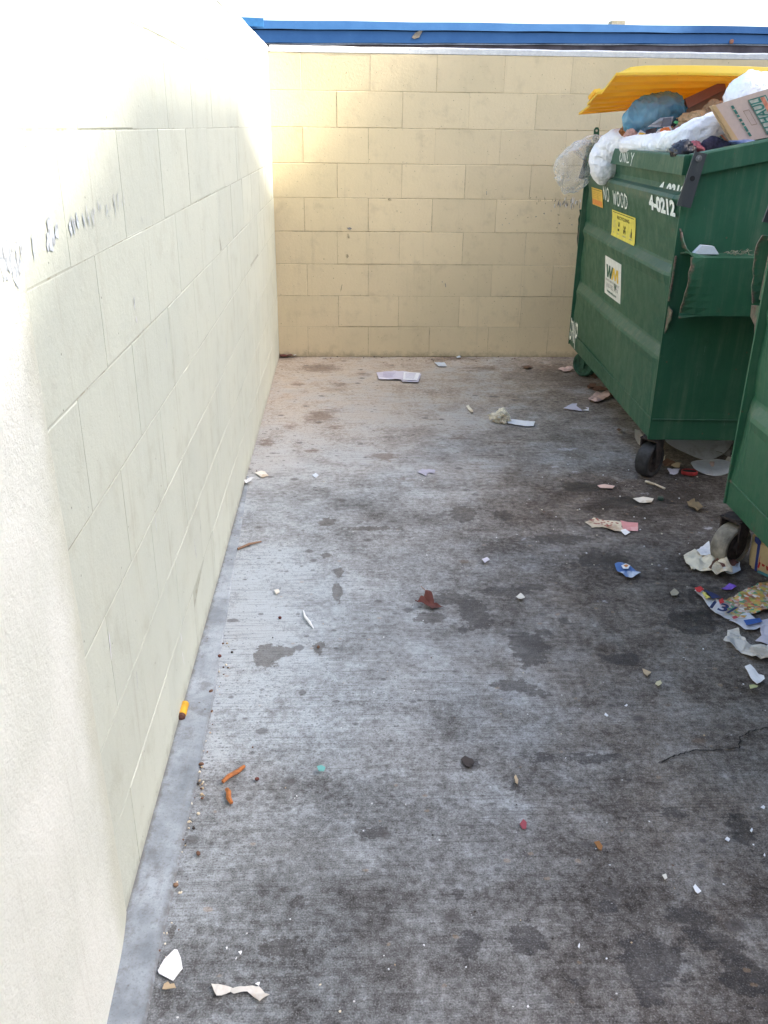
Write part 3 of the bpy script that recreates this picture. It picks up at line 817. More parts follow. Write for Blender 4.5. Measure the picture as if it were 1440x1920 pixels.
def make_dumpster(tag_, worn, casters, seed):
    rnd = random.Random(seed)
    gm = m_green2 if worn else m_green
    root = empty('dumpster')
    # body: profiled front, flat ends with flanges, back, floor
    bm = bmesh.new()
    NU = 60
    us = [0.010 + (LEN - 0.020) * i / NU for i in range(NU + 1)]
    rows = []
    for u in us:
        e = min(1, min(u, LEN - u) / 0.10)
        bow = 0.010 * math.sin(math.pi * u / LEN)
        r = []
        for o_, z in PROF:
            oo = o_ * (1.0 if o_ < 0 else e) + bow * math.sin(math.pi * (z - 0.187) / 1.1) + 0.0060 * nz((u, 0, z), seed, 2.2) * e + 0.0012 * nz((u, 0, z), seed + 3, 9)
            if o_ > -0.01: oo -= 0.022 * (1 - e) * (1 if z > 0.3 else 0)
            r.append(bm.verts.new((-oo, u, z)))
        rows.append(r)
    for a, b in zip(rows, rows[1:]):
        for k in range(len(PROF) - 1): bm.faces.new([a[k], b[k], b[k + 1], a[k + 1]])
    def end_plate(u0, u1):
        prism(bm, [(-0.003, u0, ZB), (DEP, u0, ZB), (DEP, u0, ZF + SL * DEP - 0.07), (-0.003, u0, ZF - 0.072)], (0, u1 - u0, 0))
    # near end plate subdivided and dented a little
    for (ua, sgn) in ((0.0, -1), (LEN, 1)):
        N1, N2 = 16, 18
        g = []
        for i in range(N1 + 1):
            x = -0.003 + (DEP + 0.003) * i / N1
            zt = ZF - 0.06 + SL * max(x, 0)
            col_ = []
            for j in range(N2 + 1):
                z = ZB + (zt - ZB) * j / N2
                inn = min(1, min(i, N1 - i) / 2) * min(1, min(j, N2 - j) / 2)
                d = 0.010 * nz((x, ua, z), seed + 5, 2.0) * inn
                col_.append(bm.verts.new((x, ua + d, z)))
            g.append(col_)
        for a, b in zip(g, g[1:]):
            for j in range(N2): bm.faces.new([a[j], b[j], b[j + 1], a[j + 1]])
        # flange edge at the front corner
        fl = [(-0.0045, ZB), (0.030, ZB), (0.030, ZF - 0.075), (-0.0045, ZF - 0.075)]
        prism(bm, [(x, ua, z) for x, z in fl], (0, -sgn * 0.011, 0))
    prism(bm, [(DEP, 0.002, ZB), (DEP, LEN - 0.002, ZB), (DEP, LEN - 0.002, ZF + SL * DEP - 0.05), (DEP, 0.002, ZF + SL * DEP - 0.05)], (0.008, 0, 0))
    box(bm, 0.012, DEP - 0.002, 0.012, LEN - 0.012, ZB + 0.004, ZB + 0.016)
    # weld lip along the bottom band
    tube(bm, [(0.0035, 0.003, 0.277), (0.001 - 0.008, LEN / 2, 0.277), (0.0035, LEN - 0.003, 0.277)], 0.0035, 6)
    tube(bm, [(0.003, -0.001, 0.280), (DEP, -0.001, 0.280)], 0.003, 6)
    body = obj('body', bm, gm, root, smooth=False)
    set_attr(body, 'rust', lambda c: 0.32 * max(0, 1 - min(abs(c.x), 1) / 0.02) * (1 if (c.y < 0.02 or c.y > LEN - 0.02) else 0) + (0.38 if (c.z < 0.4 and c.y < 0.9 and worn) else 0) + (0.16 if c.z < 0.19 or (abs(c.x) < 0.05 and min(abs(c.z - 0.585), abs(c.z - 0.925), abs(c.z - 0.277)) < 0.012) else 0))
    set_attr(body, 'dust', lambda c: 0.50 if any(abs(c.z - q) < 0.024 for q in (0.556, 0.905)) and abs(c.x) < 0.05 else (0.50 if abs(c.z - 1.18) < 0.03 and abs(c.x) < 0.05 else (0.28 if abs(c.x) < 0.045 and 0.012 < c.y < LEN - 0.012 else 0.0)))
    # inner lining
    bm = bmesh.new()
    for a, b in (((0.045, 0.02), (0.045, LEN - 0.02)), ((DEP - 0.01, 0.02), (DEP - 0.01, LEN - 0.02)), ((0.045, 0.014), (DEP - 0.01, 0.014)), ((0.045, LEN - 0.014), (DEP - 0.01, LEN - 0.014))):
        q = [Vector((a[0], a[1], 0.21)), Vector((b[0], b[1], 0.21)), Vector((b[0], b[1], ZF - 0.04 + SL * b[0])), Vector((a[0], a[1], ZF - 0.04 + SL * a[0]))]
        bm.faces.new([bm.verts.new(p) for p in q])
    obj('inner_wall', bm, m_inside, root)
    # rim: box section round the top
    bm = bmesh.new()
    def beam(p0, p1, wx, hz, out):
        """box beam from p0 to p1 (top outer edge), hz tall, reaching from out (outwards) to inside"""
        p0, p1 = Vector(p0), Vector(p1)
        N = 14
        rr = []
        for i in range(N + 1):
            p = p0 + (p1 - p0) * i / N
            j = 0.0025 * nz(p, seed, 3.0)
            o3, w3 = Vector(out), Vector(wx)
            sec = [p + o3 * (1 + j * 20) + Vector((0, 0, -0.006 + j)), p + o3 * 0.8 + Vector((0, 0, j)), p + w3 + Vector((0, 0, j)), p + w3 + Vector((0, 0, -hz)), p + o3 * (1 + j * 20) + Vector((0, 0, -hz + j))]
            rr.append([bm.verts.new(q) for q in sec])
        for a, b in zip(rr, rr[1:]):
            for k in range(5): bm.faces.new([a[k], a[(k + 1) % 5], b[(k + 1) % 5], b[k]])
        bm.faces.new(rr[0]); bm.faces.new(rr[-1][::-1])
    beam((0, 0.016, ZF), (0, LEN - 0.016, ZF), (0.045, 0, 0), 0.073, (-0.014, 0, 0))
    beam((0.012, 0, ZF + 0.004), (DEP, 0, ZF + 0.004 + SL * DEP), (0, 0.045, 0), 0.078, (0, -0.022, 0))
    beam((0.012, LEN, ZF + 0.004), (DEP, LEN, ZF + 0.004 + SL * DEP), (0, -0.045, 0), 0.078, (0, 0.022, 0))
    beam((DEP, 0.0, ZF + 0.01 + SL * DEP), (DEP, LEN, ZF + 0.01 + SL * DEP), (-0.04, 0, 0), 0.07, (0.03, 0, 0))
    rim = obj('rim', bm, gm, root)
    set_attr(rim, 'dust', lambda c: 0.34 if c.x < 0.03 else 0.05)
    # fork pockets
    for ua, sg in ((0.0, -1), (LEN, 1)):
        bm = bmesh.new()
        P_ = 0.140
        dz = 0.13 if worn else 0.0
        th = 0.007
        NX = 22
        def plate(fn, n2, thick, sfix=None):
            ga = []
            for i in range(NX + 1):
                t = i / NX
                ga.append([fn(t, j / n2) for j in range(n2 + 1)])
            A = [[bm.verts.new(p) for p in r] for r in ga]
            Bv = [[bm.verts.new(Vector(p) + Vector(thick)) for p in r] for r in ga]
            for G_ in (A, Bv):
                for a, b in zip(G_, G_[1:]):
                    for j in range(n2): bm.faces.new([a[j], b[j], b[j + 1], a[j + 1]])
            for j in range(n2):
                bm.faces.new([A[0][j], A[0][j + 1], Bv[0][j + 1], Bv[0][j]])
                bm.faces.new([A[-1][j], A[-1][j + 1], Bv[-1][j + 1], Bv[-1][j]])
            for a, b, c, d in zip(A, A[1:], Bv[1:], Bv):
                bm.faces.new([a[0], b[0], c[0], d[0]]); bm.faces.new([a[-1], b[-1], c[-1], d[-1]])
        def flare(t): return max(0, 1 - t / 0.10) ** 2
        def front(t, s):
            z = 0.760 + dz + 0.222 * s
            belly = math.sin(math.pi * (0.15 + 0.8 * s))
            x0 = 0.016 + 0.012 * nz((0, s * 3, ua), seed, 2.0)
            x = x0 + (DEP - 0.02 - x0) * t
            u = P_ + flare(t) * (0.020 * belly - 0.045 * (1 - s) ** 2) + 0.003 * nz((x, 0, z), seed, 4)
            return Vector((x, ua + sg * u, z))
        def top(t, s):
            x0 = 0.020 + 0.02 * s
            x = x0 + (DEP - 0.02 - x0) * t
            u = 0.002 + (P_ - 0.002) * s
            z = 0.982 + dz + flare(t) * 0.018 * math.sin(math.pi * s) - 0.010 * s * (1 - t) + 0.004 * nz((x, s, 0), seed, 5)
            return Vector((x, ua + sg * u, z))
        def bot(t, s):
            x0 = 0.02 + 0.03 * (1 - s)
            x = x0 + (DEP - 0.02 - x0) * t
            u = 0.002 + (P_ - 0.002 - flare(t) * 0.045) * s
            return Vector((x, ua + sg * u, 0.757 + dz - flare(t) * 0.02 * s))
        plate(front, 8, (0, -sg * th, 0)); plate(top, 6, (0, 0, -th)); plate(bot, 6, (0, 0, th))
        # torn gussets above and below the mouth
        if True:
            cr = [(0.004, 1.075), (0.011, 1.06), (0.016, 1.03), (0.024, 1.005), (0.040, 0.988)]
            Y_ = lambda d: ua + sg * d
            for (x, z), (x2, z2) in zip(cr, cr[1:]):
                k = (1.075 - z) / 0.09; k2 = (1.075 - z2) / 0.09
                prism(bm, [(x - 0.004, Y_(.002), z + dz), (x2 - 0.004, Y_(.002), z2 + dz), (x2, Y_(0.002 + 0.070 * k2 ** 1.4), z2 + dz), (x, Y_(0.002 + 0.070 * k ** 1.4), z + dz)], (0.004, 0, 0))
            g_ = 1.9 if worn else 1.0
            prism(bm, [(0.001, Y_(.001), 0.770 + dz), (0.005, Y_(.045 * g_), 0.758 + dz), (0.006, Y_(.042 * g_), 0.720 + dz), (0.003, Y_(.026), 0.700 + dz), (0.004, Y_(.024), 0.685 + dz), (0.0, Y_(.004), 0.655 + dz)], (0.004, 0, 0))
            prism(bm, [(-0.004, Y_(.002), 0.79 + dz), (-0.004, Y_(.014), 0.79 + dz), (-0.001, Y_(.012), 0.97 + dz), (-0.001, Y_(.002), 0.97 + dz)], (0.006, 0, 0))
        fp = obj('fork_pocket', bm, gm, root)
        set_attr(fp, 'rust', lambda c: (0.62 if c.x < (0.05 if worn else 0.026) else (0.30 if c.x < 0.06 else 0.0)) + (0.25 if (abs(c.z - 0.972) < 0.012 and c.x > 0.3) else 0))
        set_attr(fp, 'dust', lambda c: 0.0)
    # lid stop bar on the near end, ears on the far end
    for ua, sg in ((0.0, -1), (LEN, 1)):
        bm = bmesh.new()
        pa, pb = Vector((0.030, ua + sg * 0.027, ZF + 0.012)), Vector((-0.006, ua + sg * 0.027, 1.160))
        d = (pb - pa).normalized(); s = Vector((1, 0, 0)) - d * d.x; s.normalize()
        q = [pa - s * 0.022, pa + s * 0.026, pb + s * 0.030, pb - s * 0.026]
        prism(bm, q, (0, sg * 0.009, 0))
        lathe(bm, [(0.012, 0), (0.012, 0.004), (0.005, 0.005), (0.005, 0.012)], pa + d * 0.022 + Vector((0, sg * 0.009, 0)), (0, sg, 0), 10, 1)
        lathe(bm, [(0.010, 0.0), (0.010, 0.0012)], pa + d * 0.095 + Vector((0, sg * 0.009, 0)), (0, sg, 0), 14, 2)
        lb = obj('lid_stop_bar', bm, [m_bar, m_bolt, m_black], root)
        set_attr(lb, 'rust', lambda c: 0.25); set_attr(lb, 'dust', lambda c: 0.0)
    bm = bmesh.new()
    for ua, sg in ((LEN - 0.03, 1),):
        q = [(0.02, ua, ZF - 0.01), (0.055, ua, ZF - 0.01), (0.048, ua, ZF + 0.085), (0.040, ua, ZF + 0.098), (0.026, ua, ZF + 0.098), (0.018, ua, ZF + 0.085)]
        prism(bm, q, (0, 0.008, 0))
        lathe(bm, [(0.0065, -0.0008), (0.0065, 0.0095)], (0.033, ua, ZF + 0.080), (0, 1, 0), 12, 1)
    obj('hinge_ear', bm, [m_green, flat('pale_hole', (0.5, 0.45, 0.35))], root)
    # casters
    for (x, u, ang, tm, fm) in casters:
        cst = empty('caster', (x, u, 0), R(ang))
        cst.parent = root
        r = 0.078
        bm = bmesh.new()
        # wheel axis along local X
        lathe(bm, [(0.030, -0.024), (0.054, -0.026), (0.058, -0.031), (0.070, -0.032), (r - 0.002, -0.026), (r, -0.014), (r, 0.014), (r - 0.002, 0.026), (0.070, 0.032), (0.058, 0.031), (0.054, 0.026), (0.030, 0.024)], (0, 0, r), (1, 0, 0), 36)
        wh = obj('wheel', bm, tm, cst, smooth=False)
        bm = bmesh.new()
        lathe(bm, [(0.055, -0.0265), (0.050, -0.0255), (0.020, -0.0255), (0.018, -0.036), (0.010, -0.037)], (0, 0, r), (1, 0, 0), 24)
        lathe(bm, [(0.055, 0.0265), (0.050, 0.0255), (0.020, 0.0255), (0.018, 0.036), (0.010, 0.037)], (0, 0, r), (1, 0, 0), 24)
        obj('hub', bm, fm, wh)
        bm = bmesh.new()
        for s in (-1, 1):
            prism(bm, [(s * 0.037, -0.018, r - 0.02), (s * 0.037, 0.018, r - 0.02), (s * 0.037, 0.036, ZB - 0.012), (s * 0.037, -0.026, ZB - 0.012)], (s * 0.006, 0, 0))
        box(bm, -0.043, 0.043, -0.030, 0.040, ZB - 0.013, ZB - 0.006)
        lathe(bm, [(0.04, 0), (0.04, 0.008)], (0, 0.0, ZB - 0.007), (0, 0, 1), 16)
        obj('fork', bm, fm, cst)
    return root

def ll(root, x, u, z):      # local dumpster point -> world
    return root.matrix_world @ Vector((x, u, z))

def text_mesh(bm, txt, size, place, mi=0, bold=0.0, xs=1.0):
    """letters as flat faces; place(x, y) -> 3-D point; x to the right, y up, centred"""
    cu = bpy.data.curves.new('t', 'FONT')
    cu.body = txt; cu.size = size; cu.align_x = 'CENTER'; cu.align_y = 'CENTER'
    cu.offset = bold; cu.resolution_u = 3
    o = bpy.data.objects.new('t', cu)
    me = bpy.data.meshes.new_from_object(o)
    vs_ = [bm.verts.new(place(v.co.x * xs, v.co.y)) for v in me.vertices]
    for p in me.polygons:
        try: bm.faces.new([vs_[i] for i in p.vertices]).material_index = mi
        except ValueError: pass
    bpy.data.objects.remove(o); bpy.data.curves.remove(cu); bpy.data.meshes.remove(me)

def strokes(bm, lines, w, place, rnd, mi=0):
    """brush strokes: polylines in letter space"""
    for ln in lines:
        pts = []
        for (a, b) in zip(ln, ln[1:]):
            for k in range(4):
                t = k / 4; pts.append((a[0] + (b[0] - a[0]) * t, a[1] + (b[1] - a[1]) * t))
        pts.append(ln[-1])
        L = []
        for i, p in enumerate(pts):
            q0, q1 = pts[max(i - 1, 0)], pts[min(i + 1, len(pts) - 1)]
            dx, dy = q1[0] - q0[0], q1[1] - q0[1]
            l = math.hypot(dx, dy) or 1
            ww = w * rnd.uniform(0.75, 1.2) / 2
            L.append((bm.verts.new(place(p[0] - dy / l * ww, p[1] + dx / l * ww)), bm.verts.new(place(p[0] + dy / l * ww, p[1] - dx / l * ww))))
        for a, b in zip(L, L[1:]): bm.faces.new([a[0], a[1], b[1], b[0]]).material_index = mi

LET = {'O': [[(.5, 1), (.15, .8), (.08, .4), (.25, .05), (.6, .05), (.85, .4), (.8, .85), (.45, 1)]],
       'N': [[(.1, 0), (.15, 1)], [(.15, 1), (.75, 0)], [(.75, 0), (.85, 1)]],
       'L': [[(.2, 1), (.15, 0)], [(.15, 0), (.8, .06)]],
       'Y': [[(.1, 1), (.5, .5)], [(.95, 1), (.5, .45), (.3, -.25)]],
       'W': [[(0, 1), (.2, 0)], [(.2, 0), (.5, .8)], [(.5, .8), (.7, 0)], [(.7, 0), (1, 1)]],
       'D': [[(.15, 1), (.1, 0)], [(.1, 1), (.7, .8), (.85, .45), (.6, .1), (.1, 0)]],
       'P': [[(.2, 1.0), (.15, -.25)], [(.2, 1), (.75, .95), (.85, .65), (.6, .42), (.2, .4)]]}

def prof_off(z):
    for (o0, z0), (o1, z1) in zip(PROF, PROF[1:]):
        if z0 <= z <= z1: return o0 + (o1 - o0) * (z - z0) / (z1 - z0)
    return 0.0

def front_pt(u, z, lift=0.004):
    """a point just off the profiled front panel"""
    bow = 0.010 * math.sin(math.pi * u / LEN) * math.sin(math.pi * (z - 0.187) / 1.1)
    return Vector((-(max(prof_off(z), -0.03) + bow + lift), u, z))

rootA = make_dumpster('a', False, [(0.030, 0.045, -46, m_rubber, m_fork), (0.10, LEN - 0.08, 42, m_gfork, m_gfork), (DEP - 0.1, 0.10, 10, m_rubber, m_fork), (DEP - 0.1, LEN - 0.1, 20, m_rubber, m_fork)], 3)
rootA.location = (1.777, -2.255, 0); rootA.rotation_euler = (0, 0, -math.atan2(0.047, 1.0))
tag(rootA, 'green dumpster with a yellow lid, overflowing with trash beside the back wall', 'dumpster', 'green dumpsters')
rootB = make_dumpster('b', True, [(-0.004, LEN - 0.125, -58, m_rubber2, m_fork), (DEP - 0.1, LEN - 0.1, 20, m_rubber, m_fork), (0.1, 0.1, 20, m_rubber, m_fork), (DEP - 0.1, 0.1, 0, m_rubber, m_fork)], 7)
aB = math.atan2(0.036, 1.0)
rootB.location = (1.830 - LEN * math.sin(aB), -2.955 - LEN * math.cos(aB), 0)
rootB.rotation_euler = (0, 0, -aB)
tag(rootB, 'nearer green dumpster with worn rusty paint, cut off by the right edge', 'dumpster', 'green dumpsters')
bpy.context.view_layer.update()

# --- lettering and stickers on the first dumpster
m_white = flat('white_paint_marks', (0.86, 0.89, 0.80), 0.7, 0.12, 90)
def lettering():
    rnd = random.Random(4)
    bm = bmesh.new()
    def word(txt, u_left, u_right, z0, z1, w, lift, slant=0.0, adv=None):
        n_ = len(txt)
        cw = (u_left - u_right) / n_
        for i, ch in enumerate(txt):
            if ch == ' ': continue
            ua = u_left - i * cw
            zz = rnd.uniform(-.006, .006)
            strokes(bm, LET[ch], w, lambda a, b: front_pt(ua - a * cw * 0.86, z0 + zz + (z1 - z0) * b, lift), rnd)
    # ONLY sits on the rim face
    def rimword(txt, u_left, u_right, z0, z1, w):
        cw = (u_left - u_right) / len(txt)
        for i, ch in enumerate(txt):
            ua = u_left - i * cw
            strokes(bm, LET[ch], w, lambda a, b: Vector((-0.0162, ua - a * cw * 0.88, z0 + (z1 - z0) * b)), rnd)
    rimword('ONLY', 1.02, 0.74, 1.288, 1.334, 0.15)
    obj('painted_lettering', bm, m_white, rootA, norm=False)
    bm = bmesh.new()
    word('NO WOOD', 1.335, 0.80, 1.085, 1.152, 0.13, 0.005)
    obj('painted_lettering', bm, m_white, rootA, norm=False)
    bm = bmesh.new()
    def pn(cx, cz):
        return lambda x, y: front_pt(cx - x, cz + y, 0.0055)
    text_mesh(bm, '4-0212', 0.080, pn(0.248, 1.140), 0, 0.004, 1.62)
    def pg(x, y):
        return front_pt(0.225 - x, max(1.207, 1.194 + y), 0.0035)
    obj('stencilled_number', bm, m_white, rootA, norm=False)
    bm = bmesh.new()
    text_mesh(bm, '4-0212', 0.085, pg, 0, 0.003, 1.45)
    obj('stencilled_number', bm, m_white, rootA, norm=False)
    bm = bmesh.new()
    for i, ch in enumerate('DNP'):
        ua = 1.835 - i * 0.078
        strokes(bm, LET[ch], 0.17, lambda a, b: front_pt(ua - a * 0.07, 0.225 + 0.125 * b, 0.006), rnd)
    obj('painted_lettering', bm, m_white, rootA, norm=False)
lettering()

def sticker(name, u0, u1, z0, z1, mat, bow=0.0, corners=None):
    """rectangular sticker lying on the panel: u0 is the left edge (far), returns object and a placing function"""
    bm = bmesh.new()
    N, Mz = 8, 8
    g = [[bm.verts.new(front_pt(u0 + (u1 - u0) * i / N, z0 + (z1 - z0) * j / Mz, 0.0035)) for j in range(Mz + 1)] for i in range(N + 1)]
    for a, b in zip(g, g[1:]):
        for j in range(Mz): bm.faces.new([a[j], b[j], b[j + 1], a[j + 1]])
    o = obj(name, bm, mat, rootA, norm=False)
    def place(lift=0.0045):
        return lambda x, y: front_pt(u0 + (u1 - u0) * x, z0 + (z1 - z0) * y, lift)
    return o, place
m_yel = flat('sticker_yellow', (0.78, 0.66, 0.10), 0.55, 0.06, 30)
m_org = flat('sticker_orange', (0.75, 0.26, 0.05), 0.55, 0.08, 30)
m_amb = flat('sticker_amber', (0.75, 0.48, 0.07), 0.55, 0.1, 30)
m_cream = flat('sticker_white', (0.80, 0.79, 0.70), 0.55, 0.05, 30)
m_ink = flat('sticker_ink', (0.09, 0.085, 0.02), 0.6, 0.2, 60)
m_grn = flat('logo_green', (0.03, 0.12, 0.07), 0.55)
m_gold = flat('logo_gold', (0.80, 0.52, 0.05), 0.55)
m_pale = flat('faded_ink', (0.36, 0.35, 0.30), 0.6)
def quad(bm, place, x0, y0, x1, y1, mi=0):
    bm.faces.new([bm.verts.new(place(a, b)) for a, b in ((x0, y0), (x1, y0), (x1, y1), (x0, y1))]).material_index = mi
def poly(bm, place, pts, mi=0):
    bm.faces.new([bm.verts.new(place(a, b)) for a, b in pts]).material_index = mi
def stickers():
    rnd = random.Random(2)
    # recycling notice
    o, pl = sticker('recycling_sticker', 1.150, 0.682, 0.925, 1.052, m_yel)
    bm = bmesh.new(); p = pl()
    quad(bm, p, .05, .05, .95, .075); quad(bm, p, .05, .925, .95, .95)
    W_ = 0.468; H_ = 0.127
    def tp(cx, cy): return lambda x, y: p(cx + x / W_, cy + y / H_)
    text_mesh(bm, 'RECYCLING', 0.022, tp(.50, .77), 0, 0.0004, 2.1)
    # paper sheets, can, cans, bottle
    for k in range(6): quad(bm, p, .08, .36 + k * .05, .18, .372 + k * .05, 1)
    poly(bm, p, [(.29, .62), (.31, .44), (.35, .44), (.37, .62), (.35, .62), (.34, .52), (.32, .52), (.305, .62)]); quad(bm, p, .285, .27, .355, .36)
    for k in range(3):
        quad(bm, p, .53 + k * .035, .26 + (k % 2) * .06, .555 + k * .035, .40 + (k % 2) * .08)
        quad(bm, p, .54 + k * .035, .46, .56 + k * .035, .56 - (k % 2) * .04)
    poly(bm, p, [(.84, .22), (.88, .22), (.885, .40), (.87, .46), (.868, .56), (.852, .56), (.85, .46), (.838, .40)]); quad(bm, p, .80, .24, .825, .34, 1)
    for cx, w in ((.11, .04), (.31, .06), (.57, .13), (.84, .09)): quad(bm, p, cx - w / 2, .14, cx + w / 2, .175, 1)
    obj('print', bm, [m_ink, m_pale], o, norm=False)
    # company sticker
    o, pl = sticker('company_sticker', 1.142, 0.795, 0.628, 0.822, m_cream)
    bm = bmesh.new(); p = pl()
    poly(bm, p, [(.10, .80), (.19, .80), (.215, .58), (.28, .80), (.35, .80), (.375, .60), (.46, .80), (.53, .80), (.40, .47), (.32, .47), (.30, .64), (.235, .47), (.15, .47)], 0)
    poly(bm, p, [(.42, .47), (.54, .80), (.62, .80), (.66, .62), (.74, .80), (.84, .80), (.86, .47), (.77, .47), (.765, .67), (.69, .49), (.63, .49), (.585, .68), (.51, .47)], 1)
    W_ = 0.347; H_ = 0.194
    def tp(cx, cy): return lambda x, y: p(cx + x / W_, cy + y / H_)
    text_mesh(bm, 'WASTE MANAGEMENT', 0.017, tp(.49, .395), 2, 0.0002, 1.7)
    text_mesh(bm, '818-782-2474', 0.033, tp(.49, .255), 2, 0.0, 1.35)
    text_mesh(bm, 'www.wm.com', 0.020, tp(.47, .115), 3, 0.0006, 1.75)
    obj('print', bm, [m_grn, m_gold, m_pale, m_grn], o, norm=False)
    # amber notice with orange foot
    o, pl = sticker('notice_sticker', 1.640, 1.365, 1.040, 1.132, m_amb)
    bm = bmesh.new(); p = pl()
    quad(bm, p, .04, .04, .96, .34, 0)
    quad(bm, p, .06, .90, .96, .925, 1)
    for k in range(4): quad(bm, p, .1, .45 + k * .1, .82 - .1 * (k % 2), .47 + k * .1, 2)
    obj('print', bm, [m_org, m_ink, flat('amber_ink', (0.55, 0.33, 0.05))], o, norm=False)
stickers()

# --- far half lid of the first dumpster, propped open by the trash
def build_lid():
    n = NT('yellow_lid_plastic')
    a = n.noise(5, 5, 0.6); b = n.noise(40, 5, 0.7)
    c = n.mix(n.mr(a, 0.3, 0.7), (0.90, 0.76, 0.07), (0.93, 0.83, 0.13))
    c = n.mix(n.math('MULTIPLY', n.mr(b, 0.62, 0.74), 0.5), c, (0.36, 0.21, 0.03))
    n.fin(c, 0.42, n.bump(b, 0.1, 0.002), spec=0.45)
    tr = n.node('ShaderNodeBsdfTranslucent', {'Color': n.mix(1.0, c, (1.0, 0.60, 0.16), 'MULTIPLY')})
    mx = n.node('ShaderNodeMixShader', {0: 0.46, 1: n.b.outputs[0], 2: tr.outputs[0]})
    n.t.links.new(mx.outputs[0], n.out.inputs['Surface'])
    inv = rootA.matrix_world.inverted()
    nf = inv @ Vector((1.694, -1.42, 1.660)); ff = inv @ Vector((1.754, -0.55, 1.505))
    nr = Vector((DEP + 0.05, nf.y, 1.615)); fr = Vector((DEP + 0.05, ff.y, 1.600))
    NS, NTT = 40, 140
    bm = bmesh.new()
    topg, botg = [], []
    for i in range(NS + 1):
        s = i / NS
        ta, tb = [], []
        for j in range(NTT + 1):
            t = j / NTT
            p = (nf * (1 - s) + nr * s) * (1 - t) + (ff * (1 - s) + fr * s) * t
            p.z += 0.022 * math.sin(math.pi * s) * (1 - 0.6 * t) - 0.02 * math.sin(math.pi * t) * (1 - s)
            # front edge is not straight: a step where the handle lip sits
            if 0.34 < t < 0.62: p.x -= 0.020 * (1 - s) ** 8
            k = min(1, s / 0.05) * min(1, (1 - s) / 0.05)
            rib = min(1, max(0, 0.5 - 1.6 * math.cos(2 * math.pi * t * 7)))
            e = min(1, t / 0.03) * min(1, (1 - t) / 0.03)
            tb.append(bm.verts.new(p + Vector((0, 0, 0.034 * rib * k * e))))
            # top: shallow raised field, soft shoulders; near side reads as a sloping flank
            f = min(1, t / 0.10) ; f2 = min(1, (1 - t) / 0.10)
            hgt = 0.011 + (0.024 * min(1, s / 0.10) * min(1, (1 - s) / 0.1)) * min(f, f2) ** 0.7
            ta.append(bm.verts.new(p + Vector((0, 0, hgt + 0.026 * k * e))))
        topg.append(ta); botg.append(tb)
    for g in (topg, botg):
        for a_, b_ in zip(g, g[1:]):
            for j in range(NTT): bm.faces.new([a_[j], b_[j], b_[j + 1], a_[j + 1]])
    for j in range(NTT):
        for i in (0, NS): bm.faces.new([topg[i][j], topg[i][j + 1], botg[i][j + 1], botg[i][j]])
    for i in range(NS):
        for j in (0, NTT): bm.faces.new([topg[i][j], topg[i + 1][j], botg[i + 1][j], botg[i][j]])
    o = obj('lid', bm, n.m, rootA, smooth=False)
    bm = bmesh.new()
    p0 = nf * .60 + ff * .40; p1 = nf * .42 + ff * .58
    q = [p0 + Vector((-.020, 0, .000)), p0 + Vector((-.026, .004, .016)), p1 + Vector((-.026, -.004, .016)), p1 + Vector((-.020, 0, .000))]
    prism(bm, q, (0.03, 0, 0.006))
    obj('handle', bm, n.m, o)
    # hinge rod
    bm = bmesh.new()
    tube(bm, [(DEP + 0.05, 0.05, 1.60), (DEP + 0.05, LEN - 0.05, 1.60)], 0.012, 10)
    obj('hinge_rod', bm, m_fork, rootA)
build_lid()

# added unseen block behind the camera: keeps light off surfaces that face it
bm = bmesh.new()
box(bm, -9, 9, -16, -10.5, -0.02, 5.4)
rear_blk = obj('rear_light_blocker', bm, flat('rear_blocker_stucco', (0.42, 0.38, 0.32), 0.9, 0.1, 2))
tag(rear_blk, 'added unseen block behind the camera that dims surfaces facing it', 'building')

# ------------------------------------------------------------------ generic rubbish shapes
def fold(p, seed, f):
    """crisp film folds, about -1..1"""
    q = Vector(p) + Vector((nz(p, seed + 1, f * 0.5), nz(p, seed + 2, f * 0.5), nz(p, seed + 3, f * 0.5))) * (0.35 / f)
    a = 1 - 2.6 * abs(nz(q, seed, f)); b = 1 - 2.6 * abs(nz(q, seed + 6, f * 2.3)); c = 1 - 2.6 * abs(nz(q, seed + 8, f * 5.0))
    return 0.6 * a + 0.32 * b + 0.16 * c - 0.25

def lump(name, c, rad, mat, seed, amp=0.25, freq=2.2, sub=4, rot=(0, 0, 0), parent=None, squash=None, fine=0.08, smooth=True, extra=None):
    """crumpled closed blob around point c (thing origin there)"""
    bm = bmesh.new()
    bmesh.ops.create_icosphere(bm, subdivisions=sub, radius=1.0)
    E_ = Matrix.Rotation(R(rot[2]), 3, 'Z') @ Matrix.Rotation(R(rot[1]), 3, 'Y') @ Matrix.Rotation(R(rot[0]), 3, 'X')
    for v in bm.verts:
        p = v.co.copy()
        k = 1 + amp * nz(p, seed, 1.3) + amp * 0.62 * fold(p, seed, freq * 0.75) + fine * (ridge(p, seed + 9, freq * 2.0) - 0.4)
        q = p * k
        q = Vector((q.x * rad[0], q.y * rad[1], q.z * rad[2]))
        if extra: q = extra(p, q)
        v.co = E_ @ q
    if squash is not None:
        for v in bm.verts:
            if v.co.z + c[2] < squash: v.co.z = squash - c[2] + (v.co.z + c[2] - squash) * 0.04
    o = obj(name, bm, mat, parent, smooth=smooth)
    o.location = c
    return o

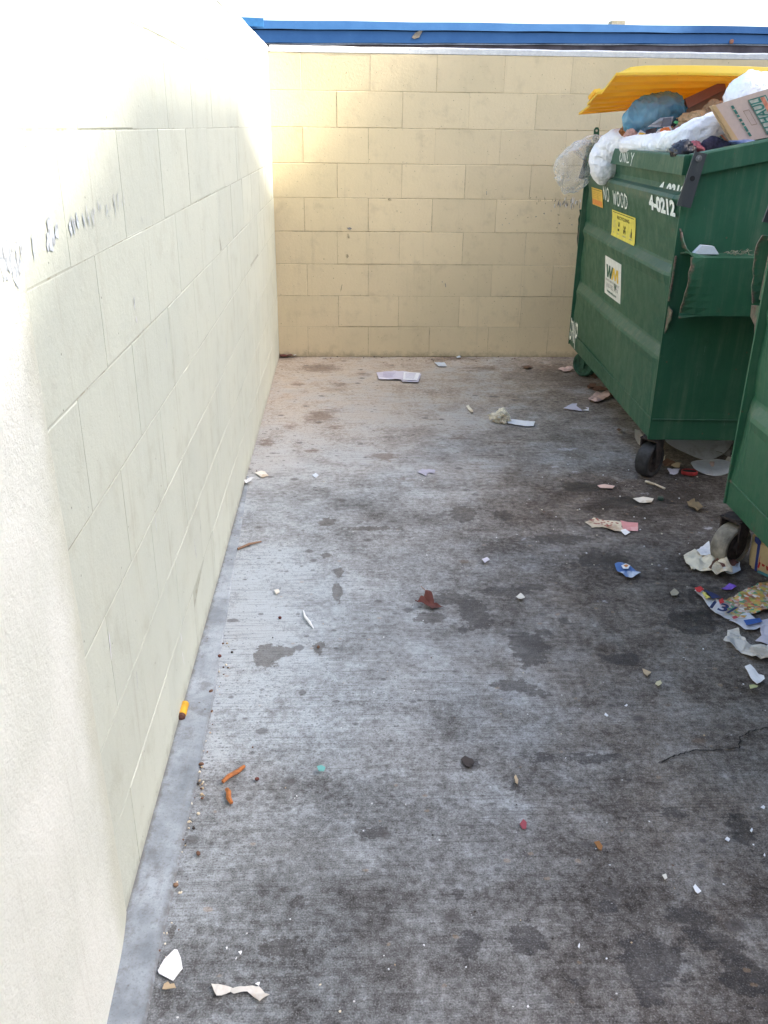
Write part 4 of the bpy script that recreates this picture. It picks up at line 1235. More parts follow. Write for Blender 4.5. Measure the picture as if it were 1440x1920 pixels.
def loft(name, pts, radii, mat, seed, flat_=0.7, amp=0.22, freq=9.0, seg=40, steps=14, up=(0, 0, 1), fine=0.05):
    """crumpled sleeve along a path; radii per point"""
    P = [Vector(p) for p in pts]
    def cr(a, b, c, d, t):
        return 0.5 * ((2 * b) + (c - a) * t + (2 * a - 5 * b + 4 * c - d) * t * t + (3 * b - a - 3 * c + d) * t ** 3)
    pp, rr = [], []
    n_ = len(P)
    for i in range(n_ - 1):
        a, b, c, d = P[max(i - 1, 0)], P[i], P[i + 1], P[min(i + 2, n_ - 1)]
        for k in range(steps):
            t = k / steps
            pp.append(cr(a, b, c, d, t)); rr.append(radii[i] * (1 - t) + radii[i + 1] * t)
    pp.append(P[-1]); rr.append(radii[-1])
    o0 = sum(P, Vector()) / n_
    bm = bmesh.new(); rings = []
    upv = Vector(up)
    for i, p in enumerate(pp):
        t = (pp[min(i + 1, len(pp) - 1)] - pp[max(i - 1, 0)]).normalized()
        u = t.cross(upv)
        if u.length < 0.05: u = t.cross(Vector((0, 1, 0)))
        u.normalize(); v = u.cross(t)
        ring = []
        for k in range(seg):
            a = 2 * math.pi * k / seg
            d = u * math.cos(a) + v * math.sin(a) * flat_
            q = p + d * rr[i]
            kf = 1 + amp * 0.55 * nz(q, seed, freq * 0.7) + amp * 0.62 * fold(q, seed, freq * 0.9) + fine * fold(Vector((math.cos(a) * .16, math.sin(a) * .16, i * .004)), seed + 4, 14)
            ring.append(bm.verts.new(p + d * rr[i] * kf - o0))
        rings.append(ring)
    for a, b in zip(rings, rings[1:]):
        for k in range(seg): bm.faces.new([a[k], a[(k + 1) % seg], b[(k + 1) % seg], b[k]])
    bm.faces.new(rings[0][::-1]); bm.faces.new(rings[-1])
    o = obj(name, bm, mat, None, smooth=True)
    o.location = o0
    return o

def scrap(name, px, mat, seed, amp=0.004, lift=0.0045, cuts=3, rag=0.002, curl=0.0, thick=0.0012, freq=14.0, zero=0.0, parent=None, world=None, smooth=False):
    """flat litter on the slab: outline in photo pixels or ground coordinates, wrinkled, with real thickness"""
    rnd = random.Random(seed)
    pts = [G(a, b) for a, b in px] if world is None else [Vector((a, b, 0)) for a, b in world]
    c = sum(pts, Vector()) / len(pts)
    out = []
    for a, b in zip(pts, pts[1:] + pts[:1]):
        n_ = max(1, int((b - a).length / 0.02))
        for k in range(n_):
            p = a + (b - a) * (k / n_)
            out.append(Vector((p.x + rnd.uniform(-rag, rag), p.y + rnd.uniform(-rag, rag), 0)) - Vector((c.x, c.y, 0)))
    bm = bmesh.new()
    try:
        f = bm.faces.new([bm.verts.new(p) for p in out])
    except ValueError:
        return None
    bmesh.ops.triangulate(bm, faces=[f])
    for _ in range(cuts):
        es = [e for e in bm.edges if e.calc_length() > 0.010]
        if es: bmesh.ops.subdivide_edges(bm, edges=es, cuts=1, use_grid_fill=False)
        bmesh.ops.triangulate(bm, faces=bm.faces[:])
    mr_ = max(p.length for p in out)
    for v in bm.verts:
        h = ridge(v.co, seed, freq) * amp + amp * 0.8 * nz(v.co, seed, freq * 0.6)
        k = v.co.length / max(mr_, 1e-4)
        v.co.z = lift + max(0.0, h + amp * 0.4) + curl * k ** 3 * (0.5 + 0.8 * nz(v.co, seed + 2, 5))
        v.co.z = max(v.co.z, 0.0022)
    r = bmesh.ops.solidify(bm, geom=bm.faces[:], thickness=-thick)
    o = obj(name, bm, mat, parent, smooth=smooth)
    o.location = (c.x, c.y, zero)
    return o

# paper-like materials
def paper(name, col, stain=(0.45, 0.33, 0.2), k=0.0, rough=0.75, bump=0.15, trans=0.0):
    if name in MATS: return MATS[name]
    n = NT(name)
    a = n.noise(9, 5, 0.65); b = n.noise(60, 4, 0.6)
    c = n.mix(n.mr(b, 0.25, 0.75), tuple(x * 0.9 for x in col), col)
    if k: c = n.mix(n.math('MULTIPLY', n.mr(n.math('ADD', a, n.math('MULTIPLY', n.math('SUBTRACT', b, 0.5), 0.4)), 0.48, 0.66), k), c, stain)
    n.fin(c, rough, n.bump(n.math('ADD', a, b), bump, 0.002), spec=0.3)
    if trans:
        tr = n.node('ShaderNodeBsdfTranslucent', {'Color': c})
        mx = n.node('ShaderNodeMixShader', {0: trans, 1: n.b.outputs[0], 2: tr.outputs[0]})
        n.t.links.new(mx.outputs[0], n.out.inputs['Surface'])
    MATS[name] = n.m
    return n.m

p_white = paper('white_paper', (0.86, 0.86, 0.88))
p_dirty = paper('dirty_paper', (0.74, 0.70, 0.62), (0.42, 0.31, 0.2), 0.7)
p_lav = paper('lavender_paper', (0.66, 0.63, 0.72), (0.5, 0.42, 0.5), 0.25)
p_blue = paper('bluish_paper', (0.60, 0.66, 0.74), (0.4, 0.4, 0.42), 0.35)
p_tan = paper('tan_paper', (0.52, 0.40, 0.26), (0.30, 0.2, 0.12), 0.5)
p_pink = paper('pinkish_paper', (0.70, 0.50, 0.44), (0.4, 0.25, 0.18), 0.6)
p_cream = paper('cream_paper', (0.78, 0.72, 0.58), (0.45, 0.32, 0.18), 0.55)
p_tissue = paper('tissue', (0.78, 0.75, 0.70), (0.50, 0.38, 0.24), 0.5, trans=0.2)
def film():
    n = NT('white_film')
    rid = lambda f, sc: n.math('ABSOLUTE', n.math('SUBTRACT', n.noise(sc, 3, 0.5, dist=0.6), 0.5))
    h = n.math('ADD', rid(0, 9), n.math('MULTIPLY', rid(0, 24), 0.4))
    return n.fin((0.93, 0.93, 0.94), 0.3, n.bump(h, 0.9, 0.035), spec=0.5)
p_bag = film()
p_bag0 = paper('white_plastic', (0.92, 0.92, 0.93), rough=0.4, bump=0.08, trans=0.06)
p_brown = paper('dead_leaf', (0.16, 0.085, 0.055), (0.07, 0.04, 0.03), 0.6)
p_red = paper('red_leaf', (0.15, 0.05, 0.04), (0.06, 0.03, 0.028), 0.7)
p_twig = paper('twig_bark', (0.28, 0.17, 0.11), (0.14, 0.09, 0.06), 0.5)
p_grey = paper('grey_foam', (0.82, 0.83, 0.86), (0.35, 0.33, 0.31), 0.5)

def T(o, label, cat, group=None):
    return tag(o, label, cat, group)

# ------------------------------------------------------------------ trash heaped in the first dumpster
def heap():
    bm = bmesh.new()
    NX, NY = 30, 50
    g = []
    for i in range(NX + 1):
        r = []
        for j in range(NY + 1):
            x = 0.05 + (DEP - 0.07) * i / NX; u = 0.02 + (LEN - 0.04) * j / NY
            edge = min(1, min(i, NX - i) / 4) * min(1, min(j, NY - j) / 5)
            z = 1.235 + 0.17 * x + 0.10 * edge + 0.05 * nz((x, u, 0), 3, 4) * edge + 0.04 * ridge((x, u, 0), 5, 7) * edge
            r.append(bm.verts.new((x, u, z)))
        g.append(r)
    for a, b in zip(g, g[1:]):
        for j in range(NY): bm.faces.new([a[j], b[j], b[j + 1], a[j + 1]])
    n = NT('mixed_trash')
    v = n.voro(16); b = n.noise(40, 5, 0.65)
    c = n.mix(n.mr(b, 0.3, 0.7), n.ramp(n.node('ShaderNodeSeparateColor', {'Color': v.outputs['Color']}).outputs[0],
              [(0, (0.03, 0.03, 0.035)), (0.3, (0.14, 0.09, 0.06)), (0.5, (0.30, 0.27, 0.24)), (0.7, (0.05, 0.05, 0.07)), (0.9, (0.35, 0.2, 0.13))]), (0.05, 0.04, 0.035))
    o = obj('mixed_trash', bm, n.fin(c, 0.7, n.bump(b, 0.4, 0.006)))
    o.matrix_world = rootA.matrix_world.copy()
    tag(o, 'dark mixed trash filling the dumpster beneath the bags and boxes', 'trash', kind='stuff')
heap()

def clear_plastic(name, tint, alpha, rough=0.25):
    n = NT(name)
    a = n.noise(26, 6, 0.7); b = n.noise(90, 4, 0.6)
    n.fin(tint, rough, n.bump(a, 0.25, 0.004), spec=0.6)
    tp = n.node('ShaderNodeBsdfTransparent', {'Color': (0.95, 0.95, 0.95)})
    fr = n.node('ShaderNodeLayerWeight', {'Blend': 0.35}).outputs['Facing']
    k = n.math('ADD', n.math('MULTIPLY', fr, 0.38), n.math('ADD', alpha, n.math('MULTIPLY', n.mr(a, 0.45, 0.7), 0.12)), clamp=True)
    mx = n.node('ShaderNodeMixShader', {0: k, 1: tp.outputs[0], 2: n.b.outputs[0]})
    n.t.links.new(mx.outputs[0], n.out.inputs['Surface'])
    return n.m

def bin_trash():
    rnd = random.Random(6)
    # clear bag hanging over the far front corner
    clear = clear_plastic('clear_plastic', (0.97, 0.96, 0.92), 0.11, 0.18)
    yb = -0.52
    root = empty('clear_bag', W(1080, 308, yb))
    c0 = Vector(root.location)
    def lp(px, py, dy=0): return W(px, py, yb + dy) - c0
    def ext(p, q):
        if p.z > 0.35: q.x += 0.10 * (p.z - 0.35) * 1.2
        if p.z < -0.5: q.x -= 0.02
        return q
    o = lump('film', (0, 0, 0), (0.118, 0.105, 0.150), clear, 12, 0.20, 2.0, 5, parent=root, fine=0.04, extra=ext)
    o2 = loft('neck', [lp(1085, 285), lp(1105, 268, -.03), lp(1122, 262, -.06), lp(1140, 262, -.1)], [0.085, 0.06, 0.04, 0.028], clear, 5, 0.6, 0.3)
    o2.parent = root
    T(root, 'clear plastic bag bulging over the far front corner of the dumpster', 'plastic bag')
    # white bag draped over the front rim
    y0 = -0.98
    o = loft('white_bag', [W(1262, 285, -1.25), W(1225, 279, -1.2), W(1190, 275, -1.12), W(1160, 276, -1.03), W(1140, 293, y0), W(1134, 312, y0), W(1130, 330, y0), W(1129, 347, y0)],
             [0.05, 0.075, 0.075, 0.085, 0.083, 0.080, 0.058, 0.010], p_bag, 8, 0.85, 0.24, 7.0, up=(0, 1, 0), fine=0.10, seg=56)
    T(o, 'white plastic bag draped over the front rim and hanging outside', 'plastic bag')
    o = loft('white_plastic_sheet', [W(1168, 272, -1.3), W(1205, 271, -1.45), W(1245, 273, -1.65), W(1272, 270, -1.8), W(1310, 252, -1.85), W(1345, 239, -1.85), W(1378, 228, -1.82)],
             [0.03, 0.042, 0.052, 0.064, 0.062, 0.058, 0.05], p_bag, 15, 0.75, 0.34, 7.0, up=(0, 1, 0), fine=0.12, seg=56)
    T(o, 'long white plastic sheet lying across the trash towards the printed carton', 'plastic sheet')
    # round white bag under the lid
    o = lump('white_bag', W(1408, 182, -1.62), (0.115, 0.10, 0.105), p_bag, 31, 0.14, 1.6, 4)
    T(o, 'full white bag poking up between the printed carton and the lid', 'plastic bag')
    # blue bag
    blue = clear_plastic('blue_plastic', (0.09, 0.34, 0.52), 0.60, 0.25)
    o = loft('blue_bag', [W(1168, 233, -1.18), W(1192, 226, -1.2), W(1222, 212, -1.2), W(1250, 206, -1.2), W(1272, 207, -1.18), W(1280, 222, -1.15)],
             [0.025, 0.062, 0.080, 0.070, 0.066, 0.045], blue, 21, 0.9, 0.60, 8.5, up=(0, 1, 0), fine=0.05, steps=22, seg=64)
    T(o, 'translucent blue plastic bag lying on the heap under the lid', 'plastic bag')
    # brown carton standing behind
    kraft = paper('brown_carton', (0.30, 0.165, 0.105), (0.22, 0.11, 0.07), 0.4)
    kraft2 = paper('printed_carton', (0.60, 0.455, 0.385), (0.54, 0.40, 0.33), 0.3)
    edge = paper('carton_edge', (0.66, 0.43, 0.22), (0.5, 0.3, 0.15), 0.3)
    bm = bmesh.new()
    yk = -1.22
    q = [W(1283, 186, yk), W(1357, 152, yk), W(1368, 190, yk), W(1352, 240, yk), W(1285, 240, yk)]
    c = sum(q, Vector()) / 5
    prism(bm, [p - c for p in q], (0.02, 0.25, -0.03))
    o = obj('brown_carton', bm, kraft); o.location = c
    bm = bmesh.new()
    q2 = [W(1283, 186, yk - .004), W(1357, 152, yk - .004), W(1361, 168, yk - .03), W(1290, 204, yk - .03)]
    prism(bm, [p - c for p in q2], (0, -0.004, 0.002))
    obj('flap', bm, paper('brown_flap', (0.25, 0.115, 0.09), (0.2, 0.09, 0.07), 0.3), o)
    T(o, 'plain reddish brown carton standing behind the blue bag under the lid', 'cardboard box')
    # brown paper bags
    kp = paper('kraft_paper', (0.40, 0.27, 0.145), (0.28, 0.18, 0.1), 0.4)
    o = lump('paper_bag', W(1307, 233, -1.4), (0.085, 0.07, 0.055), kp, 41, 0.30, 2.4, 4, fine=0.14, smooth=False)
    T(o, 'crumpled brown paper bag beside the printed carton', 'paper bag')
    o = lump('paper_bag', W(1340, 213, -1.38), (0.055, 0.06, 0.06), paper('kraft_paper_dark', (0.33, 0.21, 0.12), (0.22, 0.14, 0.08), 0.4), 43, 0.30, 2.4, 4, fine=0.14, smooth=False)
    T(o, 'darker brown paper bag wedged between plain carton and printed carton', 'paper bag')
    # printed moving carton lying tilted on the near side
    yn = -2.10
    bm = bmesh.new()
    TL, TR, BL, BR = W(1341, 197, yn), W(1500, 148, yn), W(1387, 267, yn), W(1540, 240, yn)
    c = (TL + TR + BL + BR) / 4
    dep = Vector(ray(1336, 200)) * 0.20
    prism(bm, [TL - c, TR - c, BR - c, BL - c], dep)
    cart = obj('printed_carton', bm, kraft2); cart.location = c
    nrm = (TR - TL).cross(BL - TL).normalized()
    if nrm.y > 0: nrm = -nrm
    def cp(a, b, lift=0.0025):      # a along the box, b down its open end
        return (TL * (1 - a) * (1 - b) + TR * a * (1 - b) + BL * (1 - a) * b + BR * a * b) - c + nrm * lift
    # open-end flaps: two pale cut edges with a dark gap
    bm = bmesh.new()
    lft = (TL - TR).normalized()
    prism(bm, [TL - c + nrm * .004, BL - c + nrm * .004, BL - c + lft * .022 + nrm * .002, TL - c + lft * .012 + nrm * .002], (0, 0.006, 0))
    obj('end_flap', bm, edge, cart)
    bm = bmesh.new()
    prism(bm, [TL - c + lft * .001 + Vector((0, .010, 0)), BL - c + lft * .001 + Vector((0, .010, 0)), BL - c + lft * .026 + Vector((0, .016, 0)), TL - c + lft * .016 + Vector((0, .016, 0))], (0, 0.006, 0))
    obj('end_flap', bm, paper('carton_edge_pale', (0.72, 0.52, 0.32), (0.6, 0.4, 0.2), 0.3), cart)
    m_cg = flat('carton_green', (0.06, 0.20, 0.16), 0.8, 0.2, 60)
    m_cp = flat('carton_patch', (0.50, 0.49, 0.41), 0.8, 0.15, 60)
    m_co = flat('carton_orange', (0.66, 0.24, 0.15), 0.8, 0.15, 60)
    bm = bmesh.new()
    def q4(a0, b0, a1, b1, mi, lift):
        bm.faces.new([bm.verts.new(cp(a, b, lift)) for a, b in ((a0, b0), (a1, b0), (a1, b1), (a0, b1))]).material_index = mi
    q4(.355, .10, .565, .93, 1, .0030)
    q4(.355, .10, .565, .125, 0, .0036); q4(.355, .905, .565, .93, 0, .0036); q4(.355, .10, .366, .93, 0, .0036); q4(.554, .10, .565, .93, 0, .0036)
    q4(.492, .125, .540, .905, 2, .0038)
    wl = (TR - TL).length; hl = (BL - TL).length
    # letters run up the open end: x of the text goes from bottom to top, y of the text points left
    text_mesh(bm, 'U-HAUL', 0.062, lambda x, y: cp(.428 + (-y) / wl, .515 - x / hl, .0042), 0, 0.0016, 0.62)
    for k, (b0, b1) in enumerate(((.12, .2), (.22, .33), (.35, .41), (.45, .52), (.55, .62), (.64, .78), (.80, .90))): q4(.145, b0, .175, b1, 0, .0032)
    for b0, b1 in ((.10, .30), (.34, .5), (.56, .74)): q4(.66, b0, .72, b1, 0, .0032)
    # cut-out hand hold
    for a0, b0, a1, b1 in ((.24, .30, .245, .66), (.305, .30, .31, .66), (.24, .30, .31, .315), (.24, .645, .31, .66)): q4(a0, b0, a1, b1, 3, .0030)
    obj('print', bm, [m_cg, m_cp, m_co, flat('carton_crease', (0.30, 0.2, 0.15), 0.8)], cart, norm=False)
    T(cart, 'printed moving carton with green lettering lying tilted on the near rim', 'cardboard box')
    # second printed carton, flattened, under the white sheet
    bm = bmesh.new()
    y2 = -2.02
    a, b, c_, d = W(1322, 262, y2), W(1362, 250, y2), W(1384, 274, y2), W(1340, 283, y2)
    cc = (a + b + c_ + d) / 4
    prism(bm, [a - cc, b - cc, c_ - cc, d - cc], (0.01, 0.02, -0.006))
    o = obj('flattened_carton', bm, kraft2); o.location = cc
    nn = Vector((0, -1, 0.25)).normalized()
    def fp(x, y, l=.003): return (a * (1 - x) * (1 - y) + b * x * (1 - y) + d * (1 - x) * y + c_ * x * y) - cc + nn * l
    bm = bmesh.new()
    bm.faces.new([bm.verts.new(fp(x, y)) for x, y in ((.38, .0), (.86, .0), (.86, .92), (.38, .92))]).material_index = 1
    bm.faces.new([bm.verts.new(fp(x, y, .0036)) for x, y in ((.68, .0), (.78, .0), (.78, .90), (.68, .90))]).material_index = 2
    text_mesh(bm, 'HAUL', 0.034, lambda x, y: fp(.55 - y / (b - a).length, .45 - x / (d - a).length, .004), 0, 0.001, 0.55)
    obj('print', bm, [m_cg, m_cp, m_co], o, norm=False)
    T(o, 'flattened carton with a green and orange printed panel tucked under the larger carton', 'cardboard box')
    # dark bags and rags near the near front corner
    o = lump('black_bag', W(1281, 283, -2.10), (0.045, 0.05, 0.036), flat('black_plastic', (0.018, 0.018, 0.026), 0.35, 0.3, 40, 0.3), 51, 0.3, 2.6, 4, fine=0.15)
    T(o, 'small black plastic bag at the near front corner of the dumpster', 'plastic bag')
    o = lump('pink_rag', W(1303, 281, -2.06), (0.042, 0.04, 0.030), flat('pink_cloth', (0.36, 0.10, 0.11), 0.9, 0.25, 50, 0.4), 53, 0.3, 2.4, 4, fine=0.14)
    T(o, 'dull pink rag beside the small black bag', 'cloth')
    o = loft('navy_cloth', [W(1318, 279, -2.08), W(1335, 272, -2.05), W(1352, 278, -2.06), W(1372, 279, -2.08)], [0.02, 0.035, 0.03, 0.02], flat('navy_cloth', (0.035, 0.03, 0.055), 0.9, 0.3, 60, 0.4), 55, 0.8, 0.35, 14, up=(0, 1, 0))
    T(o, 'dark navy cloth bunched under the printed cartons', 'cloth')
    o = lump('blue_wrapper', W(1392, 268, -2.12), (0.05, 0.03, 0.012), flat('blue_film', (0.12, 0.17, 0.33), 0.4, 0.2, 40), 57, 0.3, 2.4, 3)
    T(o, 'blue plastic film showing along the near rim under the carton', 'wrapper')
    # small things between the white bag and the blue bag
    o = lump('orange_net_bag', W(1182, 245, -1.16), (0.050, 0.05, 0.034), flat('orange_brown', (0.34, 0.135, 0.045), 0.85, 0.35, 60, 0.5), 61, 0.28, 3.2, 4, fine=0.14)
    T(o, 'orange brown crumpled bag beneath the blue bag', 'bag')
    o = loft('pink_foam_scrap', [W(1172, 259, -1.22), W(1184, 253, -1.24), W(1196, 259, -1.24)], [0.016, 0.026, 0.014], flat('fleshy_pink', (0.58, 0.33, 0.26), 0.7, 0.2, 60, 0.3), 63, 0.8, 0.9, 26, up=(0, 1, 0))
    T(o, 'pale pink crumpled scrap next to the hanging white bag', 'scrap')

    def card(name, px, y, mat, label, cat, marks=(), dy=0.0, amp=0.006, seed=1, txt=None):
        """bent printed sheet facing the camera; outline in pixels at depth y, leaning back by dy"""
        q = [W(a, b, y + dy * (i in (0, 1))) for i, (a, b) in enumerate(px)]
        c = sum(q, Vector()) / len(q)
        bm = bmesh.new()
        N = 10
        def S_(u, v):
            p = q[0] * (1 - u) * (1 - v) + q[1] * u * (1 - v) + q[3] * (1 - u) * v + q[2] * u * v
            return p - c + Vector((0, -1, 0.3)) * (amp * (ridge((u * .1, v * .1, 0), seed, 22) + nz((u, v, 0), seed, 2.5)))
        g = [[bm.verts.new(S_(i / N, j / N)) for j in range(N + 1)] for i in range(N + 1)]
        for a, b in zip(g, g[1:]):
            for j in range(N): bm.faces.new([a[j], b[j], b[j + 1], a[j + 1]])
        bmesh.ops.solidify(bm, geom=bm.faces[:], thickness=0.002)
        o = obj(name, bm, mat, None); o.location = c
        if marks or txt:
            bm = bmesh.new(); mats_ = []
            for (pts, m) in marks:
                if m not in mats_: mats_.append(m)
                bm.faces.new([bm.verts.new(S_(u, v) + Vector((0, -0.006, 0.003))) for u, v in pts]).material_index = mats_.index(m)
            if txt:
                s_, cx, cy, size, m = txt
                if m not in mats_: mats_.append(m)
                wl_, hl_ = (q[1] - q[0]).length, (q[3] - q[0]).length
                text_mesh(bm, s_, size, lambda x, y_: S_(cx + x / wl_, cy - y_ / hl_) + Vector((0, -0.0075, 0.0037)), mats_.index(m), 0.001)
            obj('print', bm, mats_, o, norm=False)
        T(o, label, cat)
        return o
    pur = flat('purple_ink', (0.13, 0.07, 0.33), 0.6); org = flat('orange_ink', (0.75, 0.20, 0.05), 0.6); yel = flat('amber_ink_bright', (0.78, 0.47, 0.05), 0.6)
    gry = paper('grey_print', (0.20, 0.20, 0.23), (0.1, 0.1, 0.1), 0.3); wht = p_white
    redi = flat('magenta_ink', (0.55, 0.08, 0.12), 0.6)
    card('mailer', [(1187, 262), (1201, 243), (1222, 259), (1214, 274)], -1.34, wht, 'white mailer with a purple and yellow corner beside the hanging bag', 'mailer',
         [([(.12, .08), (.75, .06), (.92, .48), (.40, .40)], yel), ([(.05, .50), (.50, .55), (.50, .80), (.05, .76)], pur)], seed=3, txt=('E', .22, .62, .028, wht))
    card('magazine', [(1214, 238), (1238, 221), (1262, 219), (1258, 238)], -1.36, paper('grey_white_sheet', (0.62, 0.64, 0.68)), 'magazine with a dark grey cover band in front of the blue bag', 'magazine',
         [([(.02, .55), (.80, .30), (.85, .85), (.05, .98)], gry)], seed=5)
    card('newspaper', [(1211, 244), (1232, 239), (1226, 262), (1207, 262)], -1.42, paper('dark_newsprint', (0.10, 0.085, 0.09), (0.05, 0.05, 0.05), 0.4), 'folded newspaper page with dark print beside the orange logo pack', 'newspaper', seed=7)
    card('snack_pack', [(1233, 243), (1256, 236), (1268, 262), (1228, 264)], -1.45, wht, 'white pack with a round orange badge in the middle of the heap', 'packet',
         [([(.18, .10), (.45, .02), (.80, .10), (.86, .36), (.66, .56), (.36, .58), (.16, .38)], org)], seed=9, txt=('3', .50, .30, .036, wht))
    card('white_wrapper', [(1222, 262), (1264, 254), (1276, 268), (1228, 281)], -1.55, wht, 'white wrapper with thin blue and red stripes behind the front rim', 'wrapper',
         [([(.15, .45), (.85, .30), (.86, .38), (.15, .54)], flat('navy_ink', (0.10, 0.10, 0.2), 0.6)), ([(.22, .62), (.8, .46), (.8, .54), (.22, .70)], flat('navy_ink', (0.1, 0.1, 0.2))), ([(.5, .22), (.9, .14), (.9, .24), (.5, .32)], redi)], seed=11)
    card('leaflet', [(1259, 242), (1270, 233), (1278, 250), (1266, 254)], -1.42, paper('green_leaflet', (0.42, 0.46, 0.40)), 'small grey green leaflet leaning on the brown paper bag', 'leaflet',
         [([(.1, .2), (.8, .2), (.8, .4), (.1, .4)], redi), ([(.1, .55), (.8, .55), (.8, .7), (.1, .7)], gry)], seed=13)
    card('packet', [(1257, 235), (1270, 222), (1276, 224), (1264, 240)], -1.38, flat('dark_packet', (0.05, 0.04, 0.05), 0.5), 'dark packet with a green stripe below the blue bag', 'packet',
         [([(.3, .05), (.6, .05), (.6, .95), (.3, .95)], flat('leaf_green_ink', (0.10, 0.42, 0.15), 0.6))], seed=15)
bin_trash()

# foam and dry debris on the fork pocket ledge of the first dumpster
def ledge_bits():
    def LP(x, u, z): return ll(rootA, x, u, z)
    p = LP(0.10, -0.055, 0.985)
    bm = bmesh.new()
    prism(bm, [(-.05, .02, 0), (.055, .02, 0), (.03, .018, .030), (-.02, .018, .034)], (0, -.028, 0))
    for v in bm.verts: v.co.x += .004 * nz(v.co, 3, 40)
    o = obj('foam_scrap', bm, paper('white_foam', (0.72, 0.75, 0.82)), None); o.location = p
    T(o, 'white foam chunk lying on the ledge of the fork pocket', 'foam')
    rnd = random.Random(12)
    bm = bmesh.new()
    for k in range(46):
        a = Vector((rnd.gauss(0, .03), rnd.uniform(-.02, .03), abs(rnd.gauss(.006, .006))))
        d = Vector((rnd.uniform(-1, 1), rnd.uniform(-1, 1), rnd.uniform(-.2, .5))).normalized() * rnd.uniform(.008, .022)
        tube(bm, [a, a + d * .5 + Vector((0, 0, .002)), a + d], [.0012, .001, .0005], 4)
    o = obj('dry_debris', bm, paper('dry_straw', (0.40, 0.36, 0.26), (0.2, 0.15, 0.1), 0.5)); o.location = LP(0.235, -0.05, 0.982)
    T(o, 'small tuft of dry straw on the fork pocket ledge', 'debris')
ledge_bits()

